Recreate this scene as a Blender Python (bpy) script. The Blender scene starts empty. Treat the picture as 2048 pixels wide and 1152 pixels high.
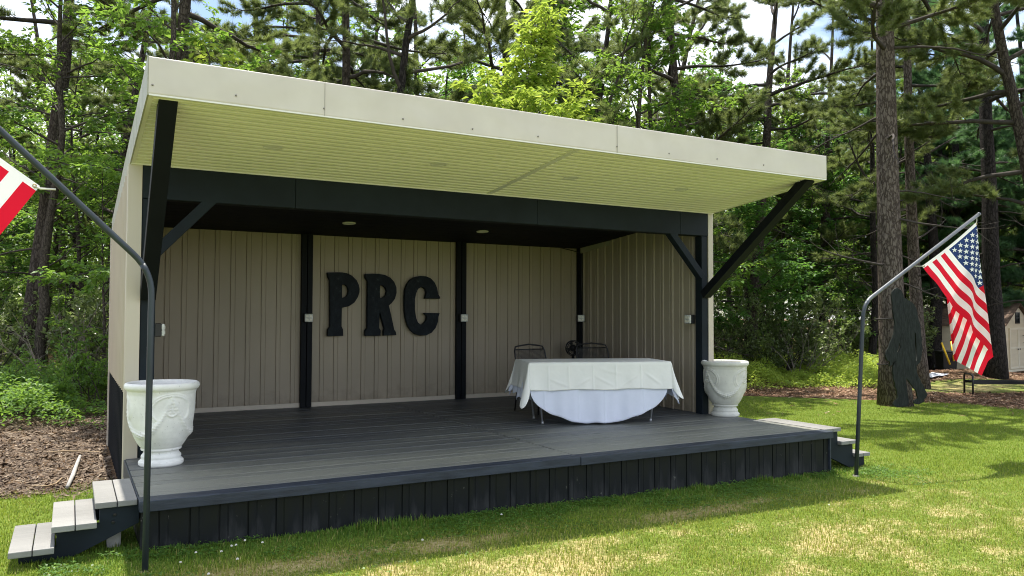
import bpy, math, numpy as np
from mathutils import Vector, Matrix
R_ = math.radians
scene = bpy.context.scene
col = scene.collection
rng = np.random.default_rng(7)
A = lambda *v: np.array(v, float)

# ------------------------------------------------------------------ camera
CAM = A(-.4576, -6.1567, 1.3202); FPX = 1580.77
yaw, pitch, roll = R_(-29.1475), R_(1.9279), R_(.1709)
Fw = A(-math.sin(yaw)*math.cos(pitch), math.cos(yaw)*math.cos(pitch), math.sin(pitch))
Rt0 = A(math.cos(yaw), math.sin(yaw), 0); Up0 = np.cross(Rt0, Fw)
Rt = math.cos(roll)*Rt0 + math.sin(roll)*Up0; Up = -math.sin(roll)*Rt0 + math.cos(roll)*Up0
Fh = A(-math.sin(yaw), math.cos(yaw), 0)
def ray(px, py): return Fw + Rt*(px-1024)/FPX - Up*(py-576)/FPX
def bp(px, py, axis, val):
    D = ray(px, py); return CAM + D*(val-CAM[axis])/D[axis]
def atw(px, py, w):
    D = ray(px, py); return CAM + D*w/(D@Fh)
def spot(px, w):
    p = atw(px, 629, w); return p[0], p[1]
cd = bpy.data.cameras.new('camera'); cam = bpy.data.objects.new('camera', cd); col.objects.link(cam)
cd.sensor_fit = 'HORIZONTAL'; cd.sensor_width = 36; cd.lens = FPX/2048*36; cd.clip_end = 1000; cd.clip_start = .05
M = Matrix((( *Rt[:1], *Up[:1], *(-Fw)[:1]), (Rt[1], Up[1], -Fw[1]), (Rt[2], Up[2], -Fw[2])))
cam.matrix_world = Matrix.Translation(Vector(CAM)) @ M.to_4x4()
scene.camera = cam

# ------------------------------------------------------------------ noise
def vnoise(x, y, seed=0):
    x = np.asarray(x, float); y = np.asarray(y, float)
    xi = np.floor(x).astype(np.int64); yi = np.floor(y).astype(np.int64); fx = x-xi; fy = y-yi
    fx = fx*fx*(3-2*fx); fy = fy*fy*(3-2*fy)
    def h(i, j):
        n = (i*374761393 + j*668265263 + seed*974634777) & 0xffffffff
        n = ((n ^ (n >> 13))*1274126177) & 0xffffffff
        return ((n ^ (n >> 16)) & 0xffff)/65535.
    return (h(xi, yi)*(1-fx)+h(xi+1, yi)*fx)*(1-fy)+(h(xi, yi+1)*(1-fx)+h(xi+1, yi+1)*fx)*fy
def fbm(x, y, seed=0):
    return (vnoise(x, y, seed)+.5*vnoise(2.1*x, 2.1*y, seed+1)+.25*vnoise(4.3*x, 4.3*y, seed+2))/1.75
def sstep(a, b, x):
    t = np.clip((x-a)/(b-a), 0, 1); return t*t*(3-2*t)

# ------------------------------------------------------------------ materials
def newmat(name):
    m = bpy.data.materials.new(name); m.use_nodes = True
    nt = m.node_tree; return m, nt, nt.nodes['Principled BSDF'], nt.nodes['Material Output']
def node(nt, t, **kw):
    n = nt.nodes.new(t)
    for k, v in kw.items():
        if k in n.inputs.keys() if isinstance(k, str) else False: n.inputs[k].default_value = v
        else: setattr(n, k, v)
    return n
def ramp(nt, fac, stops):
    r = nt.nodes.new('ShaderNodeValToRGB'); e = r.color_ramp.elements
    while len(e) < len(stops): e.new(.5)
    for el, (p, c) in zip(e, stops): el.position = p; el.color = (*c, 1) if len(c) == 3 else c
    nt.links.new(fac, r.inputs[0]); return r.outputs[0]
def noise(nt, scale=5, vec=(1, 1, 1), detail=4, rough=.55, coord='Object'):
    tc = nt.nodes.new('ShaderNodeTexCoord'); mp = nt.nodes.new('ShaderNodeMapping')
    mp.inputs['Scale'].default_value = vec
    n = nt.nodes.new('ShaderNodeTexNoise'); n.inputs['Scale'].default_value = scale
    n.inputs['Detail'].default_value = detail; n.inputs['Roughness'].default_value = rough
    nt.links.new(tc.outputs[coord], mp.inputs[0]); nt.links.new(mp.outputs[0], n.inputs['Vector'])
    return n.outputs['Fac']
def bump(nt, b, h, strength=.3, dist=.02):
    n = nt.nodes.new('ShaderNodeBump'); n.inputs['Strength'].default_value = strength; n.inputs['Distance'].default_value = dist
    nt.links.new(h, n.inputs['Height']); nt.links.new(n.outputs[0], b.inputs['Normal'])
def mixc(nt, fac, a, b):
    n = nt.nodes.new('ShaderNodeMix'); n.data_type = 'RGBA'
    for s, v in ((6, a), (7, b)):
        if isinstance(v, tuple): n.inputs[s].default_value = (*v, 1)
        else: nt.links.new(v, n.inputs[s])
    if isinstance(fac, float): n.inputs[0].default_value = fac
    else: nt.links.new(fac, n.inputs[0])
    return n.outputs[2]
def attr(nt, name):
    n = nt.nodes.new('ShaderNodeAttribute'); n.attribute_name = name; return n.outputs['Fac']
def math_(nt, op, a, b=None):
    n = nt.nodes.new('ShaderNodeMath'); n.operation = op
    for i, v in enumerate((a, b)):
        if v is None: continue
        if isinstance(v, (int, float)): n.inputs[i].default_value = v
        else: nt.links.new(v, n.inputs[i])
    return n.outputs[0]

def paint(name, c, rough=.55, var=.25, scale=6, vec=(1, 1, 1), bstr=.0, spec=.4, metal=0., c2=None):
    m, nt, b, o = newmat(name)
    f = noise(nt, scale, vec)
    lo = tuple(x*(1-var) for x in c); hi = c2 if c2 else tuple(min(1, x*(1+var)) for x in c)
    nt.links.new(ramp(nt, f, [(.3, lo), (.7, hi)]), b.inputs['Base Color'])
    b.inputs['Roughness'].default_value = rough; b.inputs['Specular IOR Level'].default_value = spec; b.inputs['Metallic'].default_value = metal
    if bstr: bump(nt, b, noise(nt, scale*3, vec), bstr, .01)
    return m

def leafmat(name, dark, mid, hi, trans, tr=.4, rough=.45, spec=.35):
    m, nt, b, o = newmat(name)
    f = attr(nt, 'rnd')
    oi = nt.nodes.new('ShaderNodeObjectInfo')
    f2 = math_(nt, 'ADD', f, math_(nt, 'MULTIPLY', math_(nt, 'SUBTRACT', oi.outputs['Random'], .5), .35))
    nt.links.new(ramp(nt, f2, [(.05, dark), (.5, mid), (.95, hi)]), b.inputs['Base Color'])
    b.inputs['Roughness'].default_value = rough; b.inputs['Specular IOR Level'].default_value = spec
    t = nt.nodes.new('ShaderNodeBsdfTranslucent')
    nt.links.new(ramp(nt, f2, [(.1, tuple(x*.7 for x in trans)), (.9, trans)]), t.inputs[0])
    mx = nt.nodes.new('ShaderNodeMixShader'); mx.inputs[0].default_value = tr
    nt.links.new(b.outputs[0], mx.inputs[1]); nt.links.new(t.outputs[0], mx.inputs[2]); nt.links.new(mx.outputs[0], o.inputs[0])
    return m

MT = {}
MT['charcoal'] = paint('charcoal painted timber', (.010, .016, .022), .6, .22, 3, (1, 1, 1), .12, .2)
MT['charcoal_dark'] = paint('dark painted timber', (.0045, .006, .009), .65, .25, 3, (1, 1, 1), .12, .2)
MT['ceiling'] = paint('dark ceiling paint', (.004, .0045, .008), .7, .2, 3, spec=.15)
MT['tan_out_lit'] = paint('tan outer siding', (.46, .39, .305), .42, .05, 1.2)  # same siding, lighter copy for the brighter light outside
def mk_siding():
    m, nt, b, o = newmat('tan siding with interior shade')
    ge = nt.nodes.new('ShaderNodeNewGeometry'); sp = nt.nodes.new('ShaderNodeSeparateXYZ'); nt.links.new(ge.outputs['Position'], sp.inputs[0])
    f = noise(nt, 1.6, (1, 1, .35), 5, .6); f2 = noise(nt, 7, (1, 1, 1), 6, .7)
    c = ramp(nt, f, [(.3, (.345, .295, .225)), (.7, (.40, .34, .262))])  # darker copy of the siding, interior shade put into its colour
    mr = nt.nodes.new('ShaderNodeMapRange'); nt.links.new(sp.outputs['Z'], mr.inputs[0]); mr.inputs[1].default_value = .5; mr.inputs[2].default_value = 0.; mr.inputs[3].default_value = -.25; mr.inputs[4].default_value = .22
    d = ramp(nt, math_(nt, 'ADD', f2, mr.outputs[0]), [(.5, (0, 0, 0)), (.85, (1, 1, 1))])
    sc = ramp(nt, noise(nt, 22, (1, 1, .5), 3, .6), [(.70, (0, 0, 0)), (.75, (1, 1, 1))])
    c = mixc(nt, math_(nt, 'MULTIPLY', d, .5), c, (.17, .145, .115)); c = mixc(nt, math_(nt, 'MULTIPLY', sc, .25), c, (.16, .14, .11))
    nt.links.new(c, b.inputs['Base Color']); b.inputs['Roughness'].default_value = .45; b.inputs['Specular IOR Level'].default_value = .3
    bump(nt, b, noise(nt, 2.0, (1, 1, .4), 2), .12, .02); return m
MT['tan'] = mk_siding()
MT['tan_trim'] = paint('tan corner trim', (.57, .51, .42), .4, .05, 1.2)
MT['soffit'] = paint('cream vinyl soffit', (.76, .74, .685), .45, .04, 1.0)
MT['soffit_disc'] = paint('cream light cover', (.74, .72, .665), .45, .04, 2)
MT['white_metal'] = paint('brushed grey pole metal', (.12, .13, .14), .4, .2, 20, (1, 1, .1), 0, .5, .5)
MT['pole_dark'] = paint('dark grey painted pole', (.030, .039, .050), .45, .25, 12, (1, 1, .2), 0, .5, .2)
MT['black_metal'] = paint('black metal', (.012, .012, .014), .4, .3, 10)
MT['clear_cover'] = paint('clear plastic cover', (.55, .56, .54), .15, .3, 30, spec=.6)
MT['lens'] = paint('pale lamp lens', (.72, .70, .60), .35, .05, 20)
MT['leg_metal'] = paint('grey folding table leg', (.45, .46, .48), .35, .1, 20, metal=.5)
MT['plastic_top'] = paint('white plastic tabletop', (.7, .7, .68), .5, .05, 20)
MT['yellow'] = paint('yellow handle', (.75, .48, .02), .4, .1, 8)
MT['bin'] = paint('black plastic bin', (.012, .013, .014), .4, .3, 5)
MT['shed_wall'] = paint('pale tan shed boards', (.66, .57, .41), .6, .06, 1, (1, 1, 8), .15)
MT['shed_trim'] = paint('cream shed trim', (.72, .65, .50), .6, .05, 3)
MT['shingle'] = paint('brown shingles', (.13, .085, .06), .85, .45, 9, (1, 1, 3), .4)
MT['dark_glass'] = paint('dark window glass', (.02, .022, .025), .1, .2, 2)
MT['cutout'] = paint('dark green black cutout paint', (.008, .011, .010), .6, .45, 11, (3, 3, .6), 1.0, .25, c2=(.022, .028, .025))
MT['strap'] = paint('dark strap', (.02, .018, .016), .8, .2, 20)
MT['branch_grey'] = paint('bleached wood', (.33, .32, .30), .7, .25, 14, (1, 1, 1), .3)
MT['twig'] = paint('dry twig', (.30, .22, .13), .8, .25, 12)
MT['road'] = paint('pale sunlit gravel road', (.34, .34, .36), .9, .12, 3)
MT['paper'] = paint('white sheet', (.75, .76, .82), .6, .05, 3)
MT['flower'] = paint('white clover', (.7, .68, .62), .7, .1, 30)
MT['screw'] = paint('grey screw', (.22, .2, .18), .5, .2, 30)
MT['seam'] = paint('seam shadow gap', (.40, .375, .33), .6, .1, 4)
MT['grommet'] = paint('brass grommet', (.45, .35, .15), .35, .1, 30, metal=.7)
MT['rope'] = paint('white rope', (.7, .68, .62), .8, .1, 30)
MT['soil'] = paint('dark soil', (.05, .035, .025), .95, .3, 5)

def mk_fascia():
    m, nt, b, o = newmat('pale grey coil metal')
    f = noise(nt, 2.5, (1, 1, 1), 3)
    nt.links.new(ramp(nt, f, [(.3, (.56, .51, .44)), (.7, (.63, .58, .505))]), b.inputs['Base Color'])
    b.inputs['Roughness'].default_value = .38
    bump(nt, b, noise(nt, 1.3, (1, 1, 1.6), 2), .65, .04); return m
MT['fascia'] = mk_fascia()
def mk_sidetrim():
    m, nt, b, o = newmat('mossy side trim')
    f = noise(nt, 4, (1, 1, 1), 5)
    nt.links.new(ramp(nt, f, [(.3, (.30, .30, .22)), (.65, (.42, .41, .34))]), b.inputs['Base Color'])
    b.inputs['Roughness'].default_value = .5; bump(nt, b, noise(nt, 3), .2, .02); return m
MT['side_trim'] = mk_sidetrim()

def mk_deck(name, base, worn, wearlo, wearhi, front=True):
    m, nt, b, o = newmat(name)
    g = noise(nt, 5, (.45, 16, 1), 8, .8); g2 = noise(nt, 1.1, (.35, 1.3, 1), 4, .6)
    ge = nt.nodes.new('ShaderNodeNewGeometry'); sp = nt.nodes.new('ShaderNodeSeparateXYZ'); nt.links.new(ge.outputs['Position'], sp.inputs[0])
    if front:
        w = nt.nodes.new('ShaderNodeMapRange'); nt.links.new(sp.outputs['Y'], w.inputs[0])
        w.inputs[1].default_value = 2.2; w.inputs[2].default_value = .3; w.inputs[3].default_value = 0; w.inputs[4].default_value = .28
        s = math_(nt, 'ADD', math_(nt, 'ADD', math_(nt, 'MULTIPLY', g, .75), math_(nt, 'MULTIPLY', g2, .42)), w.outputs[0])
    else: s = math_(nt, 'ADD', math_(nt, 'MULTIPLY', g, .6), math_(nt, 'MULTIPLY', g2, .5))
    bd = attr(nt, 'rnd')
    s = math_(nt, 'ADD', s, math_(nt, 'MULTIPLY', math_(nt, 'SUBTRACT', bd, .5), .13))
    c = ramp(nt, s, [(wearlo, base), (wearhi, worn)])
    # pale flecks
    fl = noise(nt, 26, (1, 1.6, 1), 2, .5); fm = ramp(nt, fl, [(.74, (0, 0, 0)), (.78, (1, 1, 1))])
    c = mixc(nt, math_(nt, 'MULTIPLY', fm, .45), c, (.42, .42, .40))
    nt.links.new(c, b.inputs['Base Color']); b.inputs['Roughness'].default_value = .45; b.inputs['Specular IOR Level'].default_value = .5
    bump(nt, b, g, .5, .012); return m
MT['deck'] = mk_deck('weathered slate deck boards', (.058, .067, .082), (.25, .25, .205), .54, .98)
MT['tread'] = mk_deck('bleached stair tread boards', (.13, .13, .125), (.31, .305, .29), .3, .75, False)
MT['nosing'] = paint('slate blue deck edge board', (.028, .036, .052), .5, .35, 7, (.5, 3, 3), .2)

def mk_skirt():
    m, nt, b, o = newmat('black metal skirt')
    ge = nt.nodes.new('ShaderNodeNewGeometry'); sp = nt.nodes.new('ShaderNodeSeparateXYZ'); nt.links.new(ge.outputs['Position'], sp.inputs[0])
    f = noise(nt, 3, (3, 1, .6), 5, .65)
    mr = nt.nodes.new('ShaderNodeMapRange'); nt.links.new(sp.outputs['Z'], mr.inputs[0])
    mr.inputs[1].default_value = -.12; mr.inputs[2].default_value = -.42; mr.inputs[3].default_value = -.1; mr.inputs[4].default_value = .26
    s = math_(nt, 'ADD', f, mr.outputs[0])
    c = ramp(nt, s, [(.35, (.008, .010, .0065)), (.62, (.006, .0078, .0095)), (1., (.045, .046, .048))])
    fl = ramp(nt, noise(nt, 17, (1, 1, .6), 3, .6), [(.70, (0, 0, 0)), (.74, (1, 1, 1))])
    c = mixc(nt, math_(nt, 'MULTIPLY', fl, .35), c, (.26, .25, .22))
    nt.links.new(c, b.inputs['Base Color']); b.inputs['Roughness'].default_value = .55; b.inputs['Specular IOR Level'].default_value = .22; return m
MT['skirt'] = mk_skirt()
def mk_letter():
    m, nt, b, o = newmat('scuffed black letter paint')
    f = noise(nt, 9, (1.5, 1, 1), 8, .75)
    nt.links.new(ramp(nt, f, [(.45, (.006, .009, .014)), (.62, (.014, .02, .026)), (.78, (.10, .11, .12))]), b.inputs['Base Color'])
    b.inputs['Roughness'].default_value = .65; b.inputs['Specular IOR Level'].default_value = .2; bump(nt, b, f, .3, .004); return m
MT['letter'] = mk_letter()
def mk_urn(name, c):
    m, nt, b, o = newmat(name)
    f = noise(nt, 5, (1, 1, 1), 6, .65); f2 = noise(nt, 38, (1, 1, 1), 2)
    cc = ramp(nt, f, [(.3, tuple(x*.8 for x in c)), (.62, c)])
    sp = ramp(nt, f2, [(.28, (1, 1, 1)), (.33, (0, 0, 0))])
    nt.links.new(mixc(nt, math_(nt, 'MULTIPLY', sp, .35), cc, (.28, .27, .24)), b.inputs['Base Color'])
    b.inputs['Roughness'].default_value = .6; bump(nt, b, noise(nt, 30), .15, .006); return m
MT['urn'] = mk_urn('white glazed concrete', (.84, .84, .80)); MT['urn2'] = mk_urn('grey white glazed concrete', (.64, .64, .58))
def mk_cloth(name, c, tr, bs=.25):
    m, nt, b, o = newmat(name)
    f = noise(nt, 5, (1, 1, 1), 5)
    nt.links.new(ramp(nt, f, [(.3, tuple(x*.96 for x in c)), (.7, c)]), b.inputs['Base Color']); b.inputs['Roughness'].default_value = .8
    b.inputs['Specular IOR Level'].default_value = .15
    bump(nt, b, noise(nt, 4, (1, 1, 1), 3), bs, .03)
    t = nt.nodes.new('ShaderNodeBsdfTranslucent'); t.inputs[0].default_value = (*c, 1)
    mx = nt.nodes.new('ShaderNodeMixShader'); mx.inputs[0].default_value = tr
    nt.links.new(b.outputs[0], mx.inputs[1]); nt.links.new(t.outputs[0], mx.inputs[2]); nt.links.new(mx.outputs[0], o.inputs[0]); return m
MT['cream_cloth'] = mk_cloth('cream table linen', (.92, .92, .885), .10, .5)
MT['shade_blue_cloth'] = mk_cloth('white linen with shade tint', (.79, .83, .96), .10, .4)  # white cloth, the blue of its shade put into the colour
MT['flag_red'] = mk_cloth('flag red', (.66, .012, .035), .45, .1); MT['flag_white'] = mk_cloth('flag white', (.87, .87, .87), .42, .1)
MT['flag_blue'] = mk_cloth('flag blue', (.02, .045, .16), .2, .1); MT['flag_star'] = mk_cloth('flag star white', (.86, .86, .86), .1, 0)

def mk_bark(name, c1, c2, sc=1.0):
    m, nt, b, o = newmat(name)
    tc = nt.nodes.new('ShaderNodeTexCoord'); mp = nt.nodes.new('ShaderNodeMapping'); mp.inputs['Scale'].default_value = (19*sc, 19*sc, 6.5*sc)
    nt.links.new(tc.outputs['Object'], mp.inputs[0])
    nz = nt.nodes.new('ShaderNodeTexNoise'); nz.inputs['Scale'].default_value = 1.3; nz.inputs['Detail'].default_value = 5; nt.links.new(mp.outputs[0], nz.inputs['Vector'])
    ad = nt.nodes.new('ShaderNodeVectorMath'); ad.operation = 'MULTIPLY_ADD'; ad.inputs[1].default_value = (1.6, 1.6, 1.6)
    nt.links.new(nz.outputs['Color'], ad.inputs[0]); nt.links.new(mp.outputs[0], ad.inputs[2])
    v = nt.nodes.new('ShaderNodeTexVoronoi'); v.feature = 'DISTANCE_TO_EDGE'; v.inputs['Scale'].default_value = 1.0; nt.links.new(ad.outputs[0], v.inputs['Vector'])
    f2 = noise(nt, 6, (2.5, 2.5, 1), 8, .75)
    h = math_(nt, 'ADD', math_(nt, 'MULTIPLY', ramp(nt, v.outputs['Distance'], [(.0, (0, 0, 0)), (.16, (1, 1, 1))]), .45), math_(nt, 'MULTIPLY', f2, .9))
    nt.links.new(ramp(nt, math_(nt, 'MULTIPLY', h, .75), [(.2, tuple(x*.4 for x in c1)), (.5, c1), (.85, c2)]), b.inputs['Base Color'])
    b.inputs['Roughness'].default_value = .9; b.inputs['Specular IOR Level'].default_value = .15; bump(nt, b, h, .9, .035); return m
MT['bark_pine'] = mk_bark('pine bark plates', (.055, .043, .036), (.13, .108, .092))
MT['bark_hero'] = mk_bark('thick plated pine bark', (.085, .066, .055), (.21, .175, .15), .9)
MT['bark_dark'] = mk_bark('backlit dark bark', (.022, .019, .018), (.06, .052, .047))  # dark of trunks seen against the light put into the bark
MT['bark_smooth'] = mk_bark('grey brown young bark', (.07, .058, .047), (.15, .128, .105), 1.6)
MT['twig_bark'] = paint('branch bark', (.045, .037, .032), .9, .4, 9)
MT['twig_grey'] = paint('bare grey twig', (.20, .17, .14), .9, .35, 9)
MT['needle'] = leafmat('olive pine needles', (.035, .055, .024), (.095, .14, .048), (.20, .225, .09), (.32, .40, .11), .42, .4, .4)
MT['needle_blue'] = leafmat('soft blue green needles', (.025, .07, .033), (.07, .16, .068), (.14, .25, .095), (.19, .38, .12), .42, .4, .4)
MT['needle_hi'] = leafmat('fresh green pine needles', (.05, .10, .02), (.11, .19, .035), (.20, .28, .06), (.28, .42, .08), .4, .4, .4)
MT['leaf'] = leafmat('mid green leaf', (.04, .09, .018), (.075, .17, .03), (.15, .27, .055), (.32, .52, .07), .45)
MT['leaf_maple'] = leafmat('maple green leaf', (.03, .085, .02), (.06, .16, .035), (.11, .24, .05), (.22, .46, .07), .42)
MT['leaf_yellow'] = leafmat('bright yellow green leaf', (.05, .13, .015), (.17, .28, .03), (.42, .46, .08), (.55, .70, .10), .45)
MT['leaf_laurel'] = leafmat('glossy laurel leaf', (.045, .075, .025), (.12, .165, .055), (.26, .29, .14), (.32, .45, .11), .35, .3, .7)
MT['leaf_low'] = leafmat('bright low bush leaf', (.10, .19, .025), (.25, .37, .05), (.42, .50, .10), (.62, .76, .12), .48)
MT['leaf_far'] = leafmat('far wood leaf', (.035, .07, .02), (.09, .145, .04), (.18, .24, .065), (.32, .46, .09), .45)
def mk_grass():
    m, nt, b, o = newmat('lawn blades')
    d = attr(nt, 'dry'); r = attr(nt, 'rnd')
    g = ramp(nt, r, [(.0, (.08, .15, .013)), (.5, (.20, .285, .024)), (1., (.36, .41, .055))])
    s = ramp(nt, r, [(.0, (.20, .17, .045)), (.5, (.36, .31, .105)), (1., (.52, .44, .20))])
    lu = ramp(nt, r, [(.0, (.03, .085, .012)), (.5, (.065, .165, .022)), (1., (.12, .24, .035))])  # lush green, also darkened to carry the shade along the stage
    c = mixc(nt, d, mixc(nt, math_(nt, 'MULTIPLY', d, -1.), g, lu), s)
    nt.links.new(c, b.inputs['Base Color']); b.inputs['Roughness'].default_value = .55; b.inputs['Specular IOR Level'].default_value = .25
    t = nt.nodes.new('ShaderNodeBsdfTranslucent'); nt.links.new(mixc(nt, .35, c, (.5, .6, .08)), t.inputs[0])
    mx = nt.nodes.new('ShaderNodeMixShader'); mx.inputs[0].default_value = .35
    nt.links.new(b.outputs[0], mx.inputs[1]); nt.links.new(t.outputs[0], mx.inputs[2]); nt.links.new(mx.outputs[0], o.inputs[0]); return m
MT['grass'] = mk_grass()
def mk_litter(name, cs):
    m, nt, b, o = newmat(name)
    r = attr(nt, 'rnd')
    nt.links.new(ramp(nt, r, list(zip((.0, .45, .8, 1.), cs))), b.inputs['Base Color'])
    b.inputs['Roughness'].default_value = .85; return m
MT['litter'] = mk_litter('leaf litter', ((.04, .026, .017), (.095, .064, .04), (.155, .11, .072), (.27, .215, .155)))
MT['straw'] = mk_litter('red brown pine straw', ((.08, .036, .018), (.20, .105, .058), (.33, .19, .115), (.50, .38, .27)))
def mk_ground():
    m, nt, b, o = newmat('lawn and forest floor')
    lawn = attr(nt, 'lawn'); dry = attr(nt, 'dry')
    fine = noise(nt, 30, (1, 1, 1), 6, .7); mid = noise(nt, 2.2, (1, 1, 1), 5, .65); fib = noise(nt, 9, (1, 1, 1), 8, .75)
    g = ramp(nt, fine, [(.3, (.06, .10, .015)), (.7, (.17, .225, .038))])
    s = ramp(nt, fine, [(.3, (.20, .165, .065)), (.5, (.35, .29, .13)), (.72, (.50, .42, .24))])
    dd = ramp(nt, math_(nt, 'ADD', dry, math_(nt, 'MULTIPLY', math_(nt, 'SUBTRACT', math_(nt, 'ADD', mid, fine), 1.0), .9)), [(.35, (0, 0, 0)), (.65, (1, 1, 1))])
    lc = mixc(nt, dd, g, s)
    fl = ramp(nt, fib, [(.3, (.045, .028, .015)), (.5, (.12, .076, .043)), (.7, (.21, .145, .09))])
    lm = ramp(nt, math_(nt, 'ADD', lawn, math_(nt, 'MULTIPLY', math_(nt, 'SUBTRACT', fib, .5), .9)), [(.42, (0, 0, 0)), (.58, (1, 1, 1))])
    nt.links.new(mixc(nt, lm, fl, lc), b.inputs['Base Color']); b.inputs['Roughness'].default_value = .95; b.inputs['Specular IOR Level'].default_value = .1
    bump(nt, b, math_(nt, 'ADD', fine, fib), .6, .03); return m
MT['ground'] = mk_ground()

# ------------------------------------------------------------------ mesh builder
class MB:
    def __init__(s): s.v = []; s.f = []; s.n = 0; s.at = []; s.mi = []
    def add(s, v, f, rnd=None, mi=0):
        v = np.asarray(v, float).reshape(-1, 3); f = np.asarray(f, np.int64)
        s.v.append(v); s.f.append(f+s.n); s.n += len(v)
        s.at.append(np.full(len(f), .5) if rnd is None else np.broadcast_to(np.asarray(rnd, float), (len(f),)))
        s.mi.append(np.full(len(f), mi)); return s
    def box(s, x0, x1, y0, y1, z0, z1, rnd=None, mi=0):
        v = [(x, y, z) for x in (x0, x1) for y in (y0, y1) for z in (z0, z1)]
        f = [(0, 1, 3, 2), (4, 6, 7, 5), (0, 4, 5, 1), (2, 3, 7, 6), (0, 2, 6, 4), (1, 5, 7, 3)]
        return s.add(v, f, rnd, mi)
    def bar(s, a, b, w, h, up=(0, 0, 1), mi=0, ea=0, eb=0):
        a = np.asarray(a, float); b = np.asarray(b, float); d = b-a; d /= np.linalg.norm(d); a = a-d*ea; b = b+d*eb
        x = np.cross(d, up); x /= np.linalg.norm(x); y = np.cross(x, d)
        v = [p+x*sx*w/2+y*sy*h/2 for p in (a, b) for sx in (-1, 1) for sy in (-1, 1)]
        return s.add(v, [(0, 1, 3, 2), (4, 6, 7, 5), (0, 4, 5, 1), (2, 3, 7, 6), (0, 2, 6, 4), (1, 5, 7, 3)], None, mi)
    def hexa(s, P, mi=0):   # 8 points, order like box
        return s.add(P, [(0, 1, 3, 2), (4, 6, 7, 5), (0, 4, 5, 1), (2, 3, 7, 6), (0, 2, 6, 4), (1, 5, 7, 3)], None, mi)
    def tube(s, P, r, k=8, caps=True, mi=0, ell=None):
        P = np.asarray(P, float); n = len(P); r = np.broadcast_to(np.asarray(r, float), (n,))
        T = np.gradient(P, axis=0); T /= np.linalg.norm(T, axis=1)[:, None]+1e-9
        ref = A(0, 0, 1) if abs(T[0][2]) < .9 else A(1, 0, 0)
        X = np.cross(T, ref); X /= np.linalg.norm(X, axis=1)[:, None]+1e-9
        for i in range(1, n):
            x = X[i-1]-T[i]*(X[i-1]@T[i]); l = np.linalg.norm(x); X[i] = x/l if l > 1e-6 else X[i-1]
        Y = np.cross(T, X); a = np.arange(k)*2*math.pi/k
        V = P[:, None]+r[:, None, None]*(np.cos(a)[None, :, None]*X[:, None]+np.sin(a)[None, :, None]*Y[:, None])
        i = np.arange(n-1)[:, None]; j = np.arange(k)[None]; j2 = (j+1) % k
        F = np.stack([i*k+j, i*k+j2, (i+1)*k+j2, (i+1)*k+j], -1).reshape(-1, 4)
        base = s.n; s.add(V.reshape(-1, 3), F, None, mi)
        if caps:
            for e, o in ((0, -1), (n-1, 1)):
                c = s.n; s.v.append(P[e:e+1].copy()); s.n += 1
                q = base+e*k+np.arange(k); q2 = base+e*k+(np.arange(k)+1) % k
                t = np.stack([np.full(k, c), q, q2, q2], -1) if o > 0 else np.stack([np.full(k, c), q2, q, q], -1)
                s.f.append(t[:, :3]); s.at.append(np.full(k, .5)); s.mi.append(np.full(k, mi))
        return s
    def lathe(s, prof, k=48, c=(0, 0, 0), disp=None, mi=0):
        prof = np.asarray(prof, float); n = len(prof); a = np.arange(k)*2*math.pi/k
        r = prof[:, 0][:, None]+(disp(a[None, :], prof[:, 1][:, None]) if disp else np.zeros((n, k)))
        V = np.stack([r*np.cos(a), r*np.sin(a), np.broadcast_to(prof[:, 1][:, None], (n, k))], -1)+np.asarray(c, float)
        i = np.arange(n-1)[:, None]; j = np.arange(k)[None]; j2 = (j+1) % k
        return s.add(V.reshape(-1, 3), np.stack([i*k+j, i*k+j2, (i+1)*k+j2, (i+1)*k+j], -1).reshape(-1, 4), None, mi)
    def grid(s, V, rnd=None, mi=0, close=False):  # V (n,m,3)
        n, m = V.shape[:2]; i = np.arange(n-1)[:, None]; j = np.arange(m-1)[None]
        F = np.stack([i*m+j, i*m+j+1, (i+1)*m+j+1, (i+1)*m+j], -1).reshape(-1, 4)
        return s.add(V.reshape(-1, 3), F, rnd, mi)
    def build(s, name, mats, parent=None, smooth=False, extra=None):
        me = bpy.data.meshes.new(name)
        V = np.concatenate(s.v).astype(np.float32)
        loops = []; starts = []; tot = 0
        cnts = []
        for f in s.f:
            loops.append(f.reshape(-1)); cnts.append(np.full(len(f), f.shape[1]))
        loops = np.concatenate(loops).astype(np.int32); cnt = np.concatenate(cnts).astype(np.int32)
        st = np.concatenate([[0], np.cumsum(cnt)[:-1]]).astype(np.int32)
        me.vertices.add(len(V)); me.vertices.foreach_set('co', V.reshape(-1))
        me.loops.add(len(loops)); me.loops.foreach_set('vertex_index', loops)
        me.polygons.add(len(cnt)); me.polygons.foreach_set('loop_start', st); me.polygons.foreach_set('loop_total', cnt)
        mats = mats if isinstance(mats, (list, tuple)) else [mats]
        for m in mats: me.materials.append(MT[m] if isinstance(m, str) else m)
        me.polygons.foreach_set('material_index', np.concatenate(s.mi).astype(np.int32))
        a = me.attributes.new('rnd', 'FLOAT', 'FACE'); a.data.foreach_set('value', np.concatenate(s.at).astype(np.float32))
        if extra:
            for k, v in extra.items():
                a = me.attributes.new(k, 'FLOAT', 'FACE'); a.data.foreach_set('value', np.asarray(v, np.float32))
        me.update(calc_edges=True); me.validate()
        me.polygons.foreach_set('use_smooth', np.full(len(me.polygons), bool(smooth)))
        o = bpy.data.objects.new(name, me); col.objects.link(o)
        if parent: o.parent = parent
        return o
def tag(o, label=None, cat=None, group=None, kind=None):
    for k, v in (('label', label), ('category', cat), ('group', group), ('kind', kind)):
        if v: o[k] = v
    return o
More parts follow.
